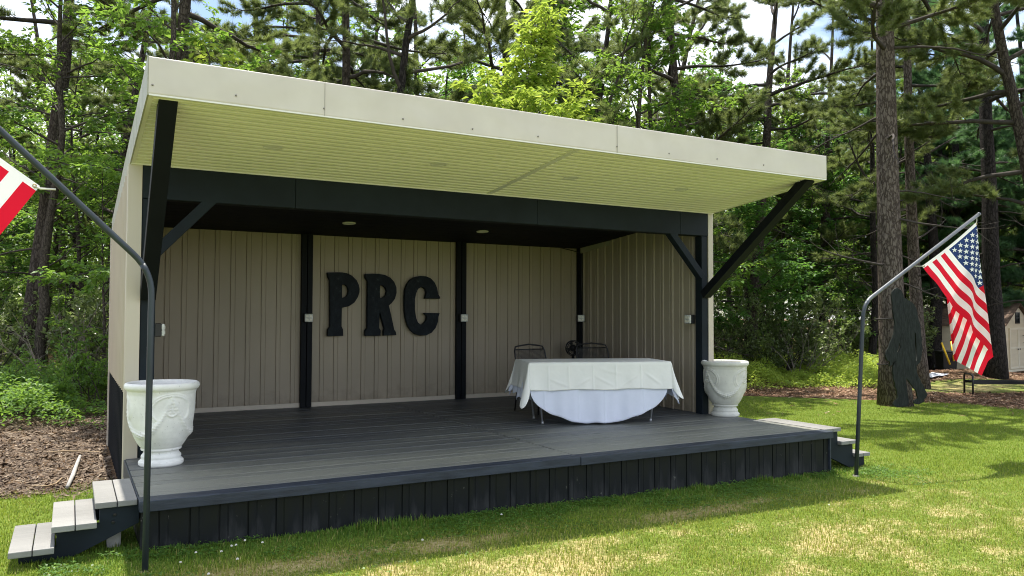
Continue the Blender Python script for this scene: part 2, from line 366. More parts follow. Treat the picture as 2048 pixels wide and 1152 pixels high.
def empty(name, loc, label, cat, group=None, rz=0):
    o = bpy.data.objects.new(name, None); col.objects.link(o); o.location = loc; o.rotation_euler[2] = rz; o.empty_display_size = .2
    return tag(o, label, cat, group)
def bevel(o, w=.006, seg=2):
    m = o.modifiers.new('bevel', 'BEVEL'); m.width = w; m.segments = seg; m.limit_method = 'ANGLE'; return o
def prism(name, outer, holes, mat, parent=None, thick=.05, bev=.003):
    """outline(s) given as (a,b) in a local XZ plane, extruded along local Y"""
    cu = bpy.data.curves.new(name, 'CURVE'); cu.dimensions = '2D'; cu.fill_mode = 'BOTH'; cu.extrude = thick/2-bev; cu.bevel_depth = bev; cu.bevel_resolution = 1; cu.offset = -bev
    for pl in [outer]+holes:
        sp = cu.splines.new('POLY'); sp.points.add(len(pl)-1); sp.use_cyclic_u = True
        for p, q in zip(sp.points, pl): p.co = (q[0], q[1], 0, 1)
    t = bpy.data.objects.new('tmp', cu); col.objects.link(t)
    dg = bpy.context.evaluated_depsgraph_get(); me = bpy.data.meshes.new_from_object(t.evaluated_get(dg)); bpy.data.objects.remove(t); bpy.data.curves.remove(cu)
    me.transform(Matrix.Rotation(math.pi/2, 4, 'X')); me.name = name
    me.materials.clear(); me.materials.append(MT[mat])
    o = bpy.data.objects.new(name, me); col.objects.link(o)
    if parent: o.parent = parent
    return o

# ------------------------------------------------------------------ ground
PATCHC = spot(1930, 23.5)
def gz(x, y):
    x = np.asarray(x, float); y = np.asarray(y, float)
    z = -.363-.0155*np.clip(x, 0, 8.5)-.004*np.clip(x-8.5, 0, 10)
    z = z+.018*(fbm(x*.5, y*.5, 3)-.5)*sstep(-.2, -1.2, y)
    z = z+.09*(fbm(x*.35, y*.35, 9)-.5)*sstep(5.5, 9, y+np.clip(x-7, 0, 9)*.6)
    dx = x-PATCHC[0]; dy = y-PATCHC[1]
    return z+.24*np.exp(-(dx**2/5.+dy**2/2.2))
def lawn_mask(x, y):
    n = (fbm(x*.6, y*.6, 21)-.5)*1.3+(fbm(x*2.2, y*2.2, 23)-.5)*.5
    left = 2.45+n*.8-y                       # left of the pavilion
    xb = np.interp(y, [-20, 0, 2.7, 5.6, 7.1, 9.5, 11, 14], [18.5, 17.2, 16.1, 14.7, 12.9, 10.5, 8.5, 6])
    right = xb-x+n
    m = np.where(x < 3, left, np.minimum(right, 30))
    dx = x-spot(1930, 20.5)[0]; dy = y-spot(1930, 20.5)[1]
    pat = .8-np.sqrt((dx/3.)**2+(dy/1.3)**2)+n*.5   # dry grass round the bench
    dx2 = x-spot(1700, 22)[0]; dy2 = y-spot(1700, 22)[1]
    pat2 = .8-np.sqrt((dx2/2.2)**2+(dy2/.9)**2)+n*.5
    m = np.maximum(m, np.maximum(pat, pat2))
    return sstep(-.35, .35, m)
def dry_mask(x, y):
    n = fbm(x*.55, y*.8, 31); n2 = fbm(x*1.9, y*2.3, 37)
    n3 = fbm(x*5.2, y*6.4, 41)
    base = .06+.60*sstep(.30, .84, .26*n+.24*n2+.50*n3+.15*sstep(-.5, -1.6, y)*sstep(9, 4, x))
    strip = sstep(-.62, -.25, y)*sstep(-1, .3, x)*sstep(8.5, 7.2, x)      # greener, less dry strip by the skirt
    d = base*(1-.9*strip)
    band = np.exp(-((y+.75)/.22)**2)*sstep(.35, .6, n2)*.8*sstep(7.5, 6, x)
    d = np.maximum(d, band)
    right = sstep(7.6, 9.5, x); d = d*(1-.72*right)
    d = d*(1-.65*sstep(.5, -.8, x))
    dx = x-spot(1930, 20.5)[0]; dy = y-spot(1930, 20.5)[1]
    d = np.maximum(d, .6*np.exp(-((dx/3.)**2+(dy/1.5)**2)))
    return np.clip(d, 0, 1)
def arange2(lo, a, b, hi, st, n=26):
    t = np.linspace(0, 1, n)[1:]
    return np.concatenate([(a-(a-lo)*t**2)[::-1], np.arange(a, b, st), b+(hi-b)*np.linspace(0, 1, n)**2])
gx = arange2(-250, -6, 24, 320, .14); gy = arange2(-120, -6, 14, 350, .14)
GX, GY = np.meshgrid(gx, gy)
mb = MB(); mb.grid(np.stack([GX, GY, gz(GX, GY)], -1))
go = mb.build('ground', 'ground', smooth=True); tag(go, kind='structure')
for nm, fn in (('lawn', lawn_mask), ('dry', dry_mask)):
    a = go.data.attributes.new(nm, 'FLOAT', 'POINT'); a.data.foreach_set('value', fn(GX, GY).reshape(-1).astype(np.float32))

# lawn blades
def blades(n, sampler, h, w, name, label, lush_shade=False, dryf=None, lean=.6):
    x, y, hs = sampler(n)
    n = len(x); z = gz(x, y)
    az = rng.uniform(0, 2*math.pi, n); ln = rng.normal(0, lean, n); hh = h*hs*rng.uniform(.55, 1.25, n)
    d = np.stack([np.cos(az), np.sin(az), np.zeros(n)], -1); s = np.stack([-np.sin(az), np.cos(az), np.zeros(n)], -1)
    P = np.stack([x, y, z-.004], -1); ww = w*rng.uniform(.7, 1.3, n)[:, None]
    top = P+d*(hh*np.sin(ln))[:, None]*.9+A(0, 0, 1)*(hh*np.cos(ln))[:, None]
    midp = P+d*(hh*np.sin(ln*.5))[:, None]*.5+A(0, 0, 1)*(hh*.55)[:, None]
    V = np.stack([P-s*ww/2, P+s*ww/2, midp+s*ww*.4, midp-s*ww*.4, top], 1).reshape(-1, 3)
    i = np.arange(n)*5
    m = MB(); m.add(V, np.stack([i, i+1, i+2, i+3], -1), rng.random(n)); m.at[-1] = m.at[-1]
    r = m.at[-1]; m.f.append(np.stack([i+3, i+2, i+4], -1)); m.at.append(r); m.mi.append(np.zeros(n, int))
    dm = dry_mask(x, y)*.95 if dryf is None else dryf(x, y)
    dd = np.clip((rng.random(n) < np.clip(dm, .06, .85)).astype(float)*rng.uniform(.55, 1, n)+rng.uniform(0, .22, n), 0, 1)
    lush_shade = np.maximum(sstep(-.75, -.2, y)*sstep(-1.2, 0, x)*sstep(9, 7.4, x), .55*sstep(8, 10, x)*fbm(x*.8, y*.8, 81))  # greener growth, plus shade painted into the strip by the skirt
    dd = np.where(dd < .3, dd-lush_shade*.95, dd)
    o = m.build(name, 'grass', extra={'dry': np.concatenate([dd, dd])}); return tag(o, label, 'grass', None, 'stuff')
def samp_lawn(n):
    # density falls with distance from the camera
    px = np.concatenate([rng.uniform(-150, 2200, n*3//2), rng.uniform(-900, 3400, n*2-n*3//2)]); w = 4.2+rng.random(n*2)**1.5*13
    x = np.empty(n*2); y = np.empty(n*2)
    D = Fh[None]*w[:, None]+Rt0[None]*((px-1024)/FPX*w)[:, None]; x = CAM[0]+D[:, 0]; y = CAM[1]+D[:, 1]
    ok = (rng.random(n*2) < lawn_mask(x, y)) & ~((x > 0) & (x < 7.2) & (y > .02)) & (rng.random(n*2) < 1-.62*dry_mask(x, y)*sstep(14, 7, w)) & (rng.random(n*2) < w/16+.35)
    x, y = x[ok][:n], y[ok][:n]; hs = .55+1.0*fbm(x*2.2, y*2.2, 51)
    return x, y, hs
blades(400000, samp_lawn, .034, .005, 'lawn_grass', 'short patchy green and straw coloured lawn in front of the stage')
def samp_edge(n):
    x = rng.uniform(-.1, 7.3, n); cl = fbm(x*2.3, x*0, 61); k = rng.random(n) < sstep(.3, .65, cl)+.15
    x = x[k]; y = .0-np.abs(rng.normal(0, .10, len(x))); return x, y, .45+.9*vnoise(x*4.3, x*0, 62)**2
blades(6500, samp_edge, .065, .006, 'skirt_grass', 'taller green grass fringe growing against the black stage skirt', dryf=lambda x, y: np.full(len(x), .06), lean=.35)

# litter on the woodland floor
def litter(name, pxa, pxb, wa, wb, n, mat, label):
    px = rng.uniform(pxa, pxb, n); w = rng.uniform(wa, wb, n)
    D = Fh[None]*w[:, None]+Rt0[None]*((px-1024)/FPX*w)[:, None]; x = CAM[0]+D[:, 0]; y = CAM[1]+D[:, 1]
    ok = (rng.random(n) > lawn_mask(x, y)*.98) & ~((x > -.05) & (x < 7.3) & (y < 5.3)); x = x[ok]; y = y[ok]; n = len(x)
    az = rng.uniform(0, 2*math.pi, n); L = rng.uniform(.012, .055, n); W = rng.uniform(.002, .007, n)*np.where(rng.random(n) < .12, 2, 1); tl = rng.normal(0, .25, n)
    d = np.stack([np.cos(az), np.sin(az), np.sin(tl)], -1)*L[:, None]; q = np.stack([-np.sin(az), np.cos(az), rng.normal(0, .5, n)], -1)*W[:, None]
    P = np.stack([x, y, gz(x, y)+.012], -1)
    V = np.stack([P-d-q, P+d-q, P+d+q, P-d+q], 1).reshape(-1, 3); i = np.arange(n)*4
    m = MB(); m.add(V, np.stack([i, i+1, i+2, i+3], -1), rng.random(n)); tag(m.build(name, mat), label, 'leaf litter', None, 'stuff')
litter('leaf_litter', -300, 262, 7.2, 15, 34000, 'litter', 'shaded brown leaf litter and dirt left of the stage')
litter('pine_straw', 1380, 2400, 14.5, 27, 60000, 'straw', 'reddish brown pine straw bed round the massive pine and the bench')
# far pale road
mb = MB(); p0, p1 = spot(900, 62), spot(2600, 70); q0, q1 = spot(900, 68), spot(2600, 77)
mb.add([(p0[0], p0[1], -.28), (p1[0], p1[1], -.28), (q1[0], q1[1], -.20), (q0[0], q0[1], -.20)], [(0, 1, 2, 3)])
tag(mb.build('road', 'road'), kind='structure')

# ------------------------------------------------------------------ pavilion
D1, D2, W = 1.86, 5.14, 7.14
pav = empty('stage_pavilion', (3.57, 2.5, -.42), 'tan open-front stage pavilion with black deck and sloping white fascia roof', 'pavilion')
def part(mb, name, mat, smooth=False, par=pav, bev=0, inst=None):
    o = mb.build(name, mat, par, smooth)
    if par.type == 'EMPTY' or True:
        loc = Vector((0, 0, 0)); q = par
        M0 = Matrix.Identity(4)
        while q: M0 = q.matrix_basis @ M0; q = q.parent
        o.matrix_parent_inverse = M0.inverted()
    if bev: bevel(o, bev)
    return o
# deck boards
mb = MB(); yb = .145; bwid = .1385
while yb < 5.12:
    y1 = min(yb+bwid-.010, 5.13)
    for xa, xb_ in ((0.0, 3.70), (3.712, 7.16)):
        dz = rng.normal(0, .0012); mb.box(xa, xb_, yb, y1, -.035, dz, rng.random())
    yb += bwid
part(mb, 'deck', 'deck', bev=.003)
mb = MB().box(.02, 7.14, .05, 5.13, -.09, -.04); part(mb, 'dark_underlayer', 'charcoal_dark')  # dark slab added so the gaps between boards look shaded
mb = MB().box(-.012, 3.70, -.02, .135, -.075, .003).box(3.706, 7.172, -.022, .135, -.078, -.001); part(mb, 'deck_nosing', 'nosing', bev=.005)
mb = MB().box(-.015, -.002, .14, 1.84, -.16, -.003); part(mb, 'deck_end_board', 'nosing', bev=.004)
def profile(L, sp, gw, gd, off=0., minor=True):
    S = [(0, 0)]; x = off
    while x < L-gw*2:
        if x > gw:
            S += [(x-gw/2, 0), (x-gw/4, -gd), (x+gw/4, -gd), (x+gw/2, 0)]
            if minor:
                xm = x+sp*.30; S += [(xm-.006, 0), (xm-.002, -gd*.35), (xm+.002, -gd*.35), (xm+.006, 0)]
        x += sp
    S = sorted(set(S)); S = [s for s in S if s[0] < L]+[(L, 0)]
    return S
def panel(mb, a, b, n, z0, zt0, zt1, S, back=.03, z0b=None):
    """ribbed sheet from a to b (xy), outward n, z0..(zt0->zt1)"""
    a = A(*a); b = A(*b); L = np.linalg.norm(b-a); d = (b-a)/L; n = A(*n)
    V = np.zeros((2, len(S), 3))
    for i, (s, o) in enumerate(S):
        p = a+d*s+n*o; t = s/L; zb = z0 if z0b is None else z0*(1-t)+z0b*t
        V[0, i] = (*p, zb); V[1, i] = (*p, zt0*(1-t)+zt1*t)
    mb.grid(V)
    B = np.zeros((2, 2, 3)); 
    for i, p in enumerate((a, b)):
        q = p-n*back; B[0, i] = (*q, z0 if (z0b is None or i == 0) else z0b); B[1, i] = (*q, zt0 if i == 0 else zt1)
    mb.grid(B)
# roof geometry: underside plane
zs = lambda y: 2.887-.1005*(y-.02)
ztop = lambda y: 3.163-.118*(y-.02)
RY = 5.36
# skirts
S = profile(7.16, .2045, .013, .010, .12, True)
mb = MB(); panel(mb, (0.0, .035), (7.16, .035), (0, -1), -.62, -.075, -.075, S, .02); part(mb, 'front_skirt', 'skirt')
for xx, nx in ((.004, -1), (7.156, 1)):
    S = profile(1.8, .2045, .022, .014, .1)
    mb = MB(); panel(mb, (xx, .04), (xx, 1.85), (nx, 0), -.62, -.16 if nx < 0 else -.04, -.16 if nx < 0 else -.04, S, .02); part(mb, 'side_skirt', 'skirt')
mb = MB().box(7.150, 7.172, .012, .075, -.62, -.079); part(mb, 'skirt_corner_trim', 'nosing', bev=.003)
# back wall
S = profile(7.1, .206, .017, .016, .10)
mb = MB(); panel(mb, (.10, D2), (7.24, D2), (0, -1), -.02, 2.62, 2.62, profile(7.14, .206, .017, .016, .10)); part(mb, 'back_wall', 'tan')
mb = MB().box(.16, 7.2, 5.115, 5.139, -.001, .06); part(mb, 'wall_base_trim', 'tan_trim')
# left wall, outside ribs, black base panel
S = profile(3.3, .2286, .05, -.014, .17)
mb = MB(); panel(mb, (-.008, 1.94), (-.008, 5.24), (-1, 0), .586, 2.69, 2.36, S, .03); part(mb, 'side_wall', 'tan_out_lit')
mb = MB(); panel(mb, (-.002, 1.95), (-.002, 5.20), (-1, 0), -.75, .584, .592, profile(3.25, .2286, .05, -.014, .16), .03); part(mb, 'base_panel', 'charcoal_dark')
mb = MB().box(.03, .05, 1.9, 5.1, -.02, 2.6); part(mb, 'inner_wall_lining', 'tan')
# right wall (interior ribs)
mb = MB(); ra, rb = A(6.975, 1.98), A(7.185, 5.13); nn = A(-(rb-ra)[1], (rb-ra)[0]); nn /= np.linalg.norm(nn)
panel(mb, ra, rb, nn, -.02, 2.68, 2.60, profile(np.linalg.norm(rb-ra), .225, .05, -.014, .12), .05); part(mb, 'side_wall', 'tan')
mb = MB(); panel(mb, (7.11, 1.94), (7.27, 5.24), (1, 0), -.7, 2.68, 2.36, profile(3.30, .2286, .05, -.014, .17), .02); part(mb, 'outer_side_wall', 'tan')
mb = MB(); panel(mb, (.0, 5.25), (7.26, 5.25), (0, 1), -.7, 2.40, 2.40, profile(7.26, .2286, .05, -.014, .17), .02); part(mb, 'outer_back_wall', 'tan')
# corner trims
mb = MB().box(-.022, .096, D1-.012, D1+.004, -.2, zs(D1)-.006).box(-.024, -.010, D1+.004, D1+.10, -.62, zs(D1+.1)-.006); part(mb, 'corner_trim', 'tan_trim', bev=.002)
mb = MB().box(7.038, 7.125, D1-.012, D1+.004, -.5, zs(D1)-.006).box(7.118, 7.132, D1+.004, D1+.10, -.5, zs(D1+.1)-.006); part(mb, 'corner_trim', 'tan_trim', bev=.002)
mb = MB().box(-.028, -.012, 5.16, 5.27, -.7, 2.36); part(mb, 'corner_trim', 'tan_trim')
# posts, beam, braces
part(MB().box(.10, .225, D1, D1+.14, -.05, 2.384), 'post', 'charcoal', bev=.006)
part(MB().box(6.93, 7.034, D1, D1+.13, -.05, 2.384), 'post', 'charcoal', bev=.006)
mb = MB()
for xa, xb_, dz in ((.10, 1.50, 0), (1.503, 4.35, -.001), (4.353, 6.55, 0), (6.553, 7.034, -.001)): mb.box(xa, xb_, D1-.008+dz, D1+.04, 2.388, 2.700)
part(mb, 'front_beam', 'charcoal', bev=.004)
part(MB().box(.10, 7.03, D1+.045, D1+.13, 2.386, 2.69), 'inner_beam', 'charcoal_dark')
part(MB().bar((.20, D1+.05, 1.865), (.715, D1+.05, 2.425), .10, .115, (0, 1, 0)), 'knee_brace', 'charcoal', bev=.005)
part(MB().bar((6.95, D1+.045, 1.84), (6.40, D1+.045, 2.43), .09, .105, (0, 1, 0)), 'knee_brace', 'charcoal', bev=.005)
# long struts holding the roof
pL0, pL1 = A(.157, D1-.055, 1.50), A(.137, .13, zs(.13)+.02)
part(MB().bar(pL0, pL1, .105, .13, (1, 0, 0), ea=.03, eb=.05), 'strut', 'charcoal_dark', bev=.004)
pR0, pR1 = A(6.985, D1-.055, 1.63), A(6.935, .13, zs(.13)-.005)
part(MB().bar(pR0, pR1, .105, .13, (1, 0, 0), ea=.06, eb=.05), 'strut', 'charcoal_dark', bev=.004)
# back wall posts
for x0, x1 in ((2.39, 2.545), (4.815, 4.975)):
    part(MB().box(x0, x0+.075, D2-.075, D2-.01, -.0, 2.47).box(x0+.082, x1, D2-.085, D2-.01, -.0, 2.47), 'wall_post', 'charcoal_dark', bev=.004)
part(MB().box(7.10, 7.185, D2-.10, D2-.01, 0, 2.47), 'wall_post', 'charcoal_dark', bev=.004)
part(MB().box(.06, 7.16, D2-.06, D2-.012, 2.472, 2.60), 'wall_ledger', 'charcoal_dark')
# ceiling boards inside
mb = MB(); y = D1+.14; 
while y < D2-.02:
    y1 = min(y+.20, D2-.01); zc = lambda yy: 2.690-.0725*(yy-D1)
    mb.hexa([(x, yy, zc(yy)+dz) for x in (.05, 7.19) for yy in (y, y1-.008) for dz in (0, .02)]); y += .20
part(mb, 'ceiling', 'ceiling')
# soffit: boards along X with grooves
mb = MB(); y = .035; k = 0
def soff(x0, x1):
    y = .04; S = []
    while y < D1-.03:
        pitch_ = .0995
        S += [(y, 0), (y+.002, .018), (y+.012, .018), (y+.020, -.007), (y+.028, 0), (y+.050, 0), (y+.052, .010), (y+.058, .010), (y+.061, -.004), (y+.066, 0)]
        y += pitch_
    S += [(D1-.0, 0)]
    V = np.zeros((2, len(S), 3))
    for i, (yy, o) in enumerate(S):
        V[0, i] = (x0, yy, zs(yy)+o); V[1, i] = (x1, yy, zs(yy)+o)
    return V
mb.grid(soff(.03, 3.665)); mb.grid(soff(3.725, 7.095)); part(mb, 'soffit', 'soffit')
mb = MB().hexa([(x, yy, zs(yy)+dz) for x in (3.662, 3.728) for yy in (.03, D1-.005) for dz in (-.006, .004)])
mb.hexa([(x, yy, zs(yy)+dz) for x in (.0, .032) for yy in (.03, D1-.005) for dz in (-.004, .006)]).hexa([(x, yy, zs(yy)+dz) for x in (7.09, 7.122) for yy in (.03, D1-.005) for dz in (-.004, .006)])
mb.box(.0, 7.122, .0, .034, zs(.02)-.006, zs(.02)+.006)
mb.box(.0, 7.122, D1-.03, D1-.010, zs(D1)-.012, zs(D1)+.004)
part(mb, 'soffit_trim', 'soffit')
# roof deck + fascia + side trims
mb = MB().hexa([(x, yy, (ztop(yy) if dz else ztop(yy)-.03)) for x in (-.0, 7.122) for yy in (.02, RY) for dz in (0, 1)]); part(mb, 'roof', 'side_trim')
mb = MB(); nx = 90
def fasc(x0, x1, dy):
    xs = np.linspace(x0, x1, 40); zz = np.array([0, .012, .02, .10, .18, .26, .272, .278]); V = np.zeros((len(zz), len(xs), 3))
    for i, t in enumerate(zz):
        warp = .004*(fbm(xs*1.7, xs*0+t*5, 77)-.5)*(0 if i in (0, 7) else 1)
        z0 = 2.886; V[i, :, 0] = xs; V[i, :, 1] = .0+dy+warp+(.008 if i == 0 else 0)+(.012 if i == 7 else 0); V[i, :, 2] = z0+t+.0025*np.sin(xs*2.1)*(t < .03)
    return V
for x0, x1, dy in ((-.004, 1.272, 0), (1.268, 4.142, .002), (4.138, 7.124, 0)): mb.grid(fasc(x0, x1, dy))
mb.box(-.004, 7.124, .012, .019, 2.9, 3.155)
fo = part(mb, 'fascia', 'fascia', True)
for xs_ in (1.270, 4.140): part(MB().box(xs_-.0018, xs_+.0018, -.004, .004, 2.892, 3.158), 'seam_shadow_strip', 'seam')  # solid strips, the shadow line of each seam put into their colour
mb = MB()
for (px, py) in ((472, 191), (806, 238), (945, 258), (1076, 273), (1234, 293), (1338, 307), (1434, 318), (1527, 330), (648, 217), (305, 170)):
    mb = MB(); p = bp(px, py, 1, .0); mb.lathe([(.0001, 0), (.008, 0), (.007, .004), (.0001, .005)], 8, (0, 0, 0)); v = mb.v[-1]; mb.v[-1] = np.stack([v[:, 0]+p[0], -.002-v[:, 2], v[:, 1]+p[2]], -1); part(mb, 'screw', 'screw', True)
mb = MB()
for x0, x1 in ((-.012, .0), (7.122, 7.134)):
    mb = MB(); mb.hexa([(x, yy, (ztop(yy)+.002 if dz else (zs(yy)-.004 if yy < 1 else ztop(yy)-.20))) for x in (x0, x1) for yy in (.004, RY) for dz in (0, 1)])
    part(mb, 'roof_side_trim', 'side_trim')

# soffit and ceiling lights
for i, (lx, lab) in enumerate(((1.076, 'cream round light in the soffit nearest the left strut'), (2.671, 'cream round soffit light just left of the soffit cross seam'), (4.227, 'cream round soffit light just right of the soffit cross seam'), (5.773, 'cream round soffit light nearest the right strut'))):
    y0 = .935; e = empty('soffit_light', (lx, y0, zs(y0)-.002), lab, 'ceiling light', 'round lights in the cream soffit'); e.rotation_euler[0] = -.1002; e.scale = (1, 1, .6)
    m = MB().lathe([(.0001, -.004), (.060, -.005), (.066, -.003)], 32); m.build('diffuser', 'soffit_disc', e, True)
    m = MB().lathe([(.066, -.003), (.070, -.007), (.083, -.005), (.086, .001)], 32); m.build('trim_ring', 'soffit', e, True)
for lx, ly, lab in ((2.745, 4.035, 'recessed light in the dark ceiling above the letter P'), (4.746, 4.06, 'recessed light in the dark ceiling right of the letters')):
    z = 2.690-.0725*(ly-D1); e = empty('ceiling_light', (lx, ly, z-.003), lab, 'ceiling light', 'recessed lights in the dark ceiling'); e.rotation_euler[0] = -.0725
    m = MB().lathe([(.0001, -.002), (.062, -.004)], 32); m.build('diffuser', 'lens', e, True)
    m = MB().lathe([(.062, -.004), (.068, -.012), (.086, -.009), (.088, .001)], 32); m.build('trim_ring', 'lens', e, True)

# outlet boxes
def outlet(loc, rz, lab):
    e = empty('outlet_box', loc, lab, 'outlet box', 'weatherproof outlet boxes on the posts', rz)
    bevel(MB().box(-.062, .062, -.055, 0, -.062, .062).build('box', 'black_metal', e), .006)
    c = MB()
    c.box(-.058, .058, -.085, -.056, -.058, .058); bevel(c.build('cover', 'clear_cover', e), .012, 3)
    m = MB()
    for sx in (-.026, .026):
        for sz in (-.024, .024): m.box(sx-.016, sx+.016, -.0905, -.0845, sz-.014, sz+.014)
    m.build('socket_face', 'lens', e)
    bevel(MB().box(-.066, .066, -.06, -.052, -.005, .005).build('hinge', 'black_metal', e), .002)
    return e
outlet((2.475, D2-.086, 1.265), 0, 'clear covered outlet box on the dark post left of the letters')
outlet((4.905, D2-.086, 1.265), 0, 'clear covered outlet box on the dark post right of the letters')
outlet((7.13, D2-.101, 1.26), -.5, 'outlet box on the corner post above the black fan')
outlet((6.93, 2.06, 1.265), -math.pi/2, 'outlet box on the right front post beside the right urn')
outlet((.225, D1+.06, 1.167), math.pi/2, 'outlet box sticking out of the left front post above the left urn')
# wire on the corner
mb = MB().tube([(6.6, 5.05, 2.47), (6.8, 5.04, 2.435), (7.0, 5.03, 2.40), (7.13, 5.03, 2.36), (7.14, 5.03, 1.9), (7.14, 5.03, 1.33)], .008, 6)
tag(mb.build('cable', 'black_metal', None, True), 'black cable drooping from ceiling to the back right corner post', 'cable')

# letters
def zp(px, py): return (620+px/6.4, 520+py/6.4)
LET = {
 'P': ([(225,160),(330,157),(410,158),(470,167),(540,200),(600,260),(628,320),(637,370),(634,420),(615,475),(570,545),(500,592),(410,612),(405,850),(425,890),(428,972),(228,978),(230,890),(258,855),(255,260),(235,220)], [[(412,315),(450,315),(480,340),(495,385),(490,430),(465,470),(412,490)]]),
 'R': ([(710,178),(800,174),(890,178),(960,190),(1030,225),(1080,280),(1108,350),(1110,420),(1090,495),(1050,550),(1012,582),(1050,750),(1080,890),(1100,920),(1108,962),(945,968),(945,910),(955,880),(915,730),(893,640),(888,870),(908,900),(905,970),(708,972),(708,900),(735,870),(740,270),(712,230)], [[(898,325),(930,325),(965,350),(985,400),(975,450),(945,478),(898,490)]]),
 'C': ([(1665,495),(1665,470),(1645,440),(1630,360),(1600,290),(1550,235),(1490,208),(1420,203),(1350,215),(1290,250),(1245,310),(1220,380),(1212,480),(1215,640),(1225,740),(1250,830),(1290,900),(1350,950),(1420,970),(1490,965),(1560,930),(1610,870),(1640,790),(1645,730),(1662,680),(1470,675),(1470,690),(1500,720),(1495,760),(1480,790),(1450,820),(1415,825),(1385,800),(1360,740),(1345,640),(1345,500),(1360,430),(1385,370),(1420,348),(1455,352),(1480,375),(1495,420),(1480,470),(1475,495)], [])}
for ch, (o, hs) in LET.items():
    to = lambda pl: [(bp(*zp(*q), 1, D2-.10)[0], bp(*zp(*q), 1, D2-.10)[2]) for q in pl]
    O = to(o); cx = sum(p[0] for p in O)/len(O); cz = min(p[1] for p in O)
    f = lambda pl: [(x-cx, z-cz) for x, z in pl]
    e = prism('wooden_letter', f(O), [f(to(h)) for h in hs], 'letter', None, .07, .004)
    e.location = (cx, D2-.065, cz); tag(e, 'scuffed black slab serif letter %s mounted on the tan back wall' % ch, 'letter', 'letters on the back wall')

# ------------------------------------------------------------------ steps
def steps(treads, gzv, side, lab):
    """treads: list of (x0,x1,y0,y1,ztop)"""
    e = empty('wooden_steps', (treads[1][0], (treads[1][2]+treads[1][3])/2, gzv), lab, 'steps')
    for x0, x1, y0, y1, z in treads:
        m = MB(); xm = x0+(x1-x0)*.52
        for a, b in ((x0, xm-.003), (xm+.003, x1)): m.box(a, b, y0, y1, z-.042, z, rng.random())
        part(m, 'tread', 'tread', par=e, bev=.005)
    # saw tooth stringers
    for ys in (treads[0][2]+.05, treads[0][3]-.10):
        pts = []
        tr = treads if side > 0 else treads
        x_in = 0-.002 if side < 0 else 7.176
        z0, z1, z2 = [t[4]-.043 for t in treads]
        if side < 0:
            xs0, xs1, xs2 = treads[0][0]+.03, treads[1][0]+.03, treads[2][0]+.05
            pts = [(x_in, z0), (xs0, z0), (xs0, z1), (xs1, z1), (xs1, z2), (xs2, z2), (xs2, gzv-.03), (xs1+.02, gzv-.03), (x_in, z0-.13)]
        else:
            xs0, xs1, xs2 = treads[0][1]-.03, treads[1][1]-.03, treads[2][1]-.05
            pts = [(x_in, z0), (xs0, z0), (xs0, z1), (xs1, z1), (xs1, z2), (xs2, z2), (xs2, gzv-.03), (xs1-.01, gzv-.03), (x_in, z0-.24)]
        o = prism('stringer', pts, [], 'charcoal', None, .045, .002); o.location = (0, ys, 0); o.parent = e
        o.matrix_parent_inverse = e.matrix_basis.inverted()
    if side < 0:
        part(MB().box(-.20, -.11, .26, .36, -.60, -.16), 'support_post', 'branch_grey', par=e, bev=.004)
        m = MB()
        for (px, pz) in ((-.16, -.10), (-.17, -.15)):
            m = MB(); m.lathe([(.0001, 0), (.012, 0), (.010, .006), (.0001, .007)], 10); v = m.v[-1]; m.v[-1] = np.stack([v[:, 0]+px, treads[0][2]+.026-v[:, 2], v[:, 1]+pz], -1); part(m, 'bolt', 'black_metal', par=e)
    return e
steps([(-.285, -.018, .10, .92, -.001), (-.545, -.275, -.01, .80, -.108), (-.785, -.525, -.06, .70, -.232)], -.365, -1, 'three pale weathered wooden steps at the left end of the deck')
steps([(7.178, 7.47, .11, 1.12, .004), (7.45, 7.735, .09, 1.12, -.155), (7.715, 7.96, .09, 1.12, -.318)], -.47, 1, 'three wooden steps at the right end of the deck beside the pole')

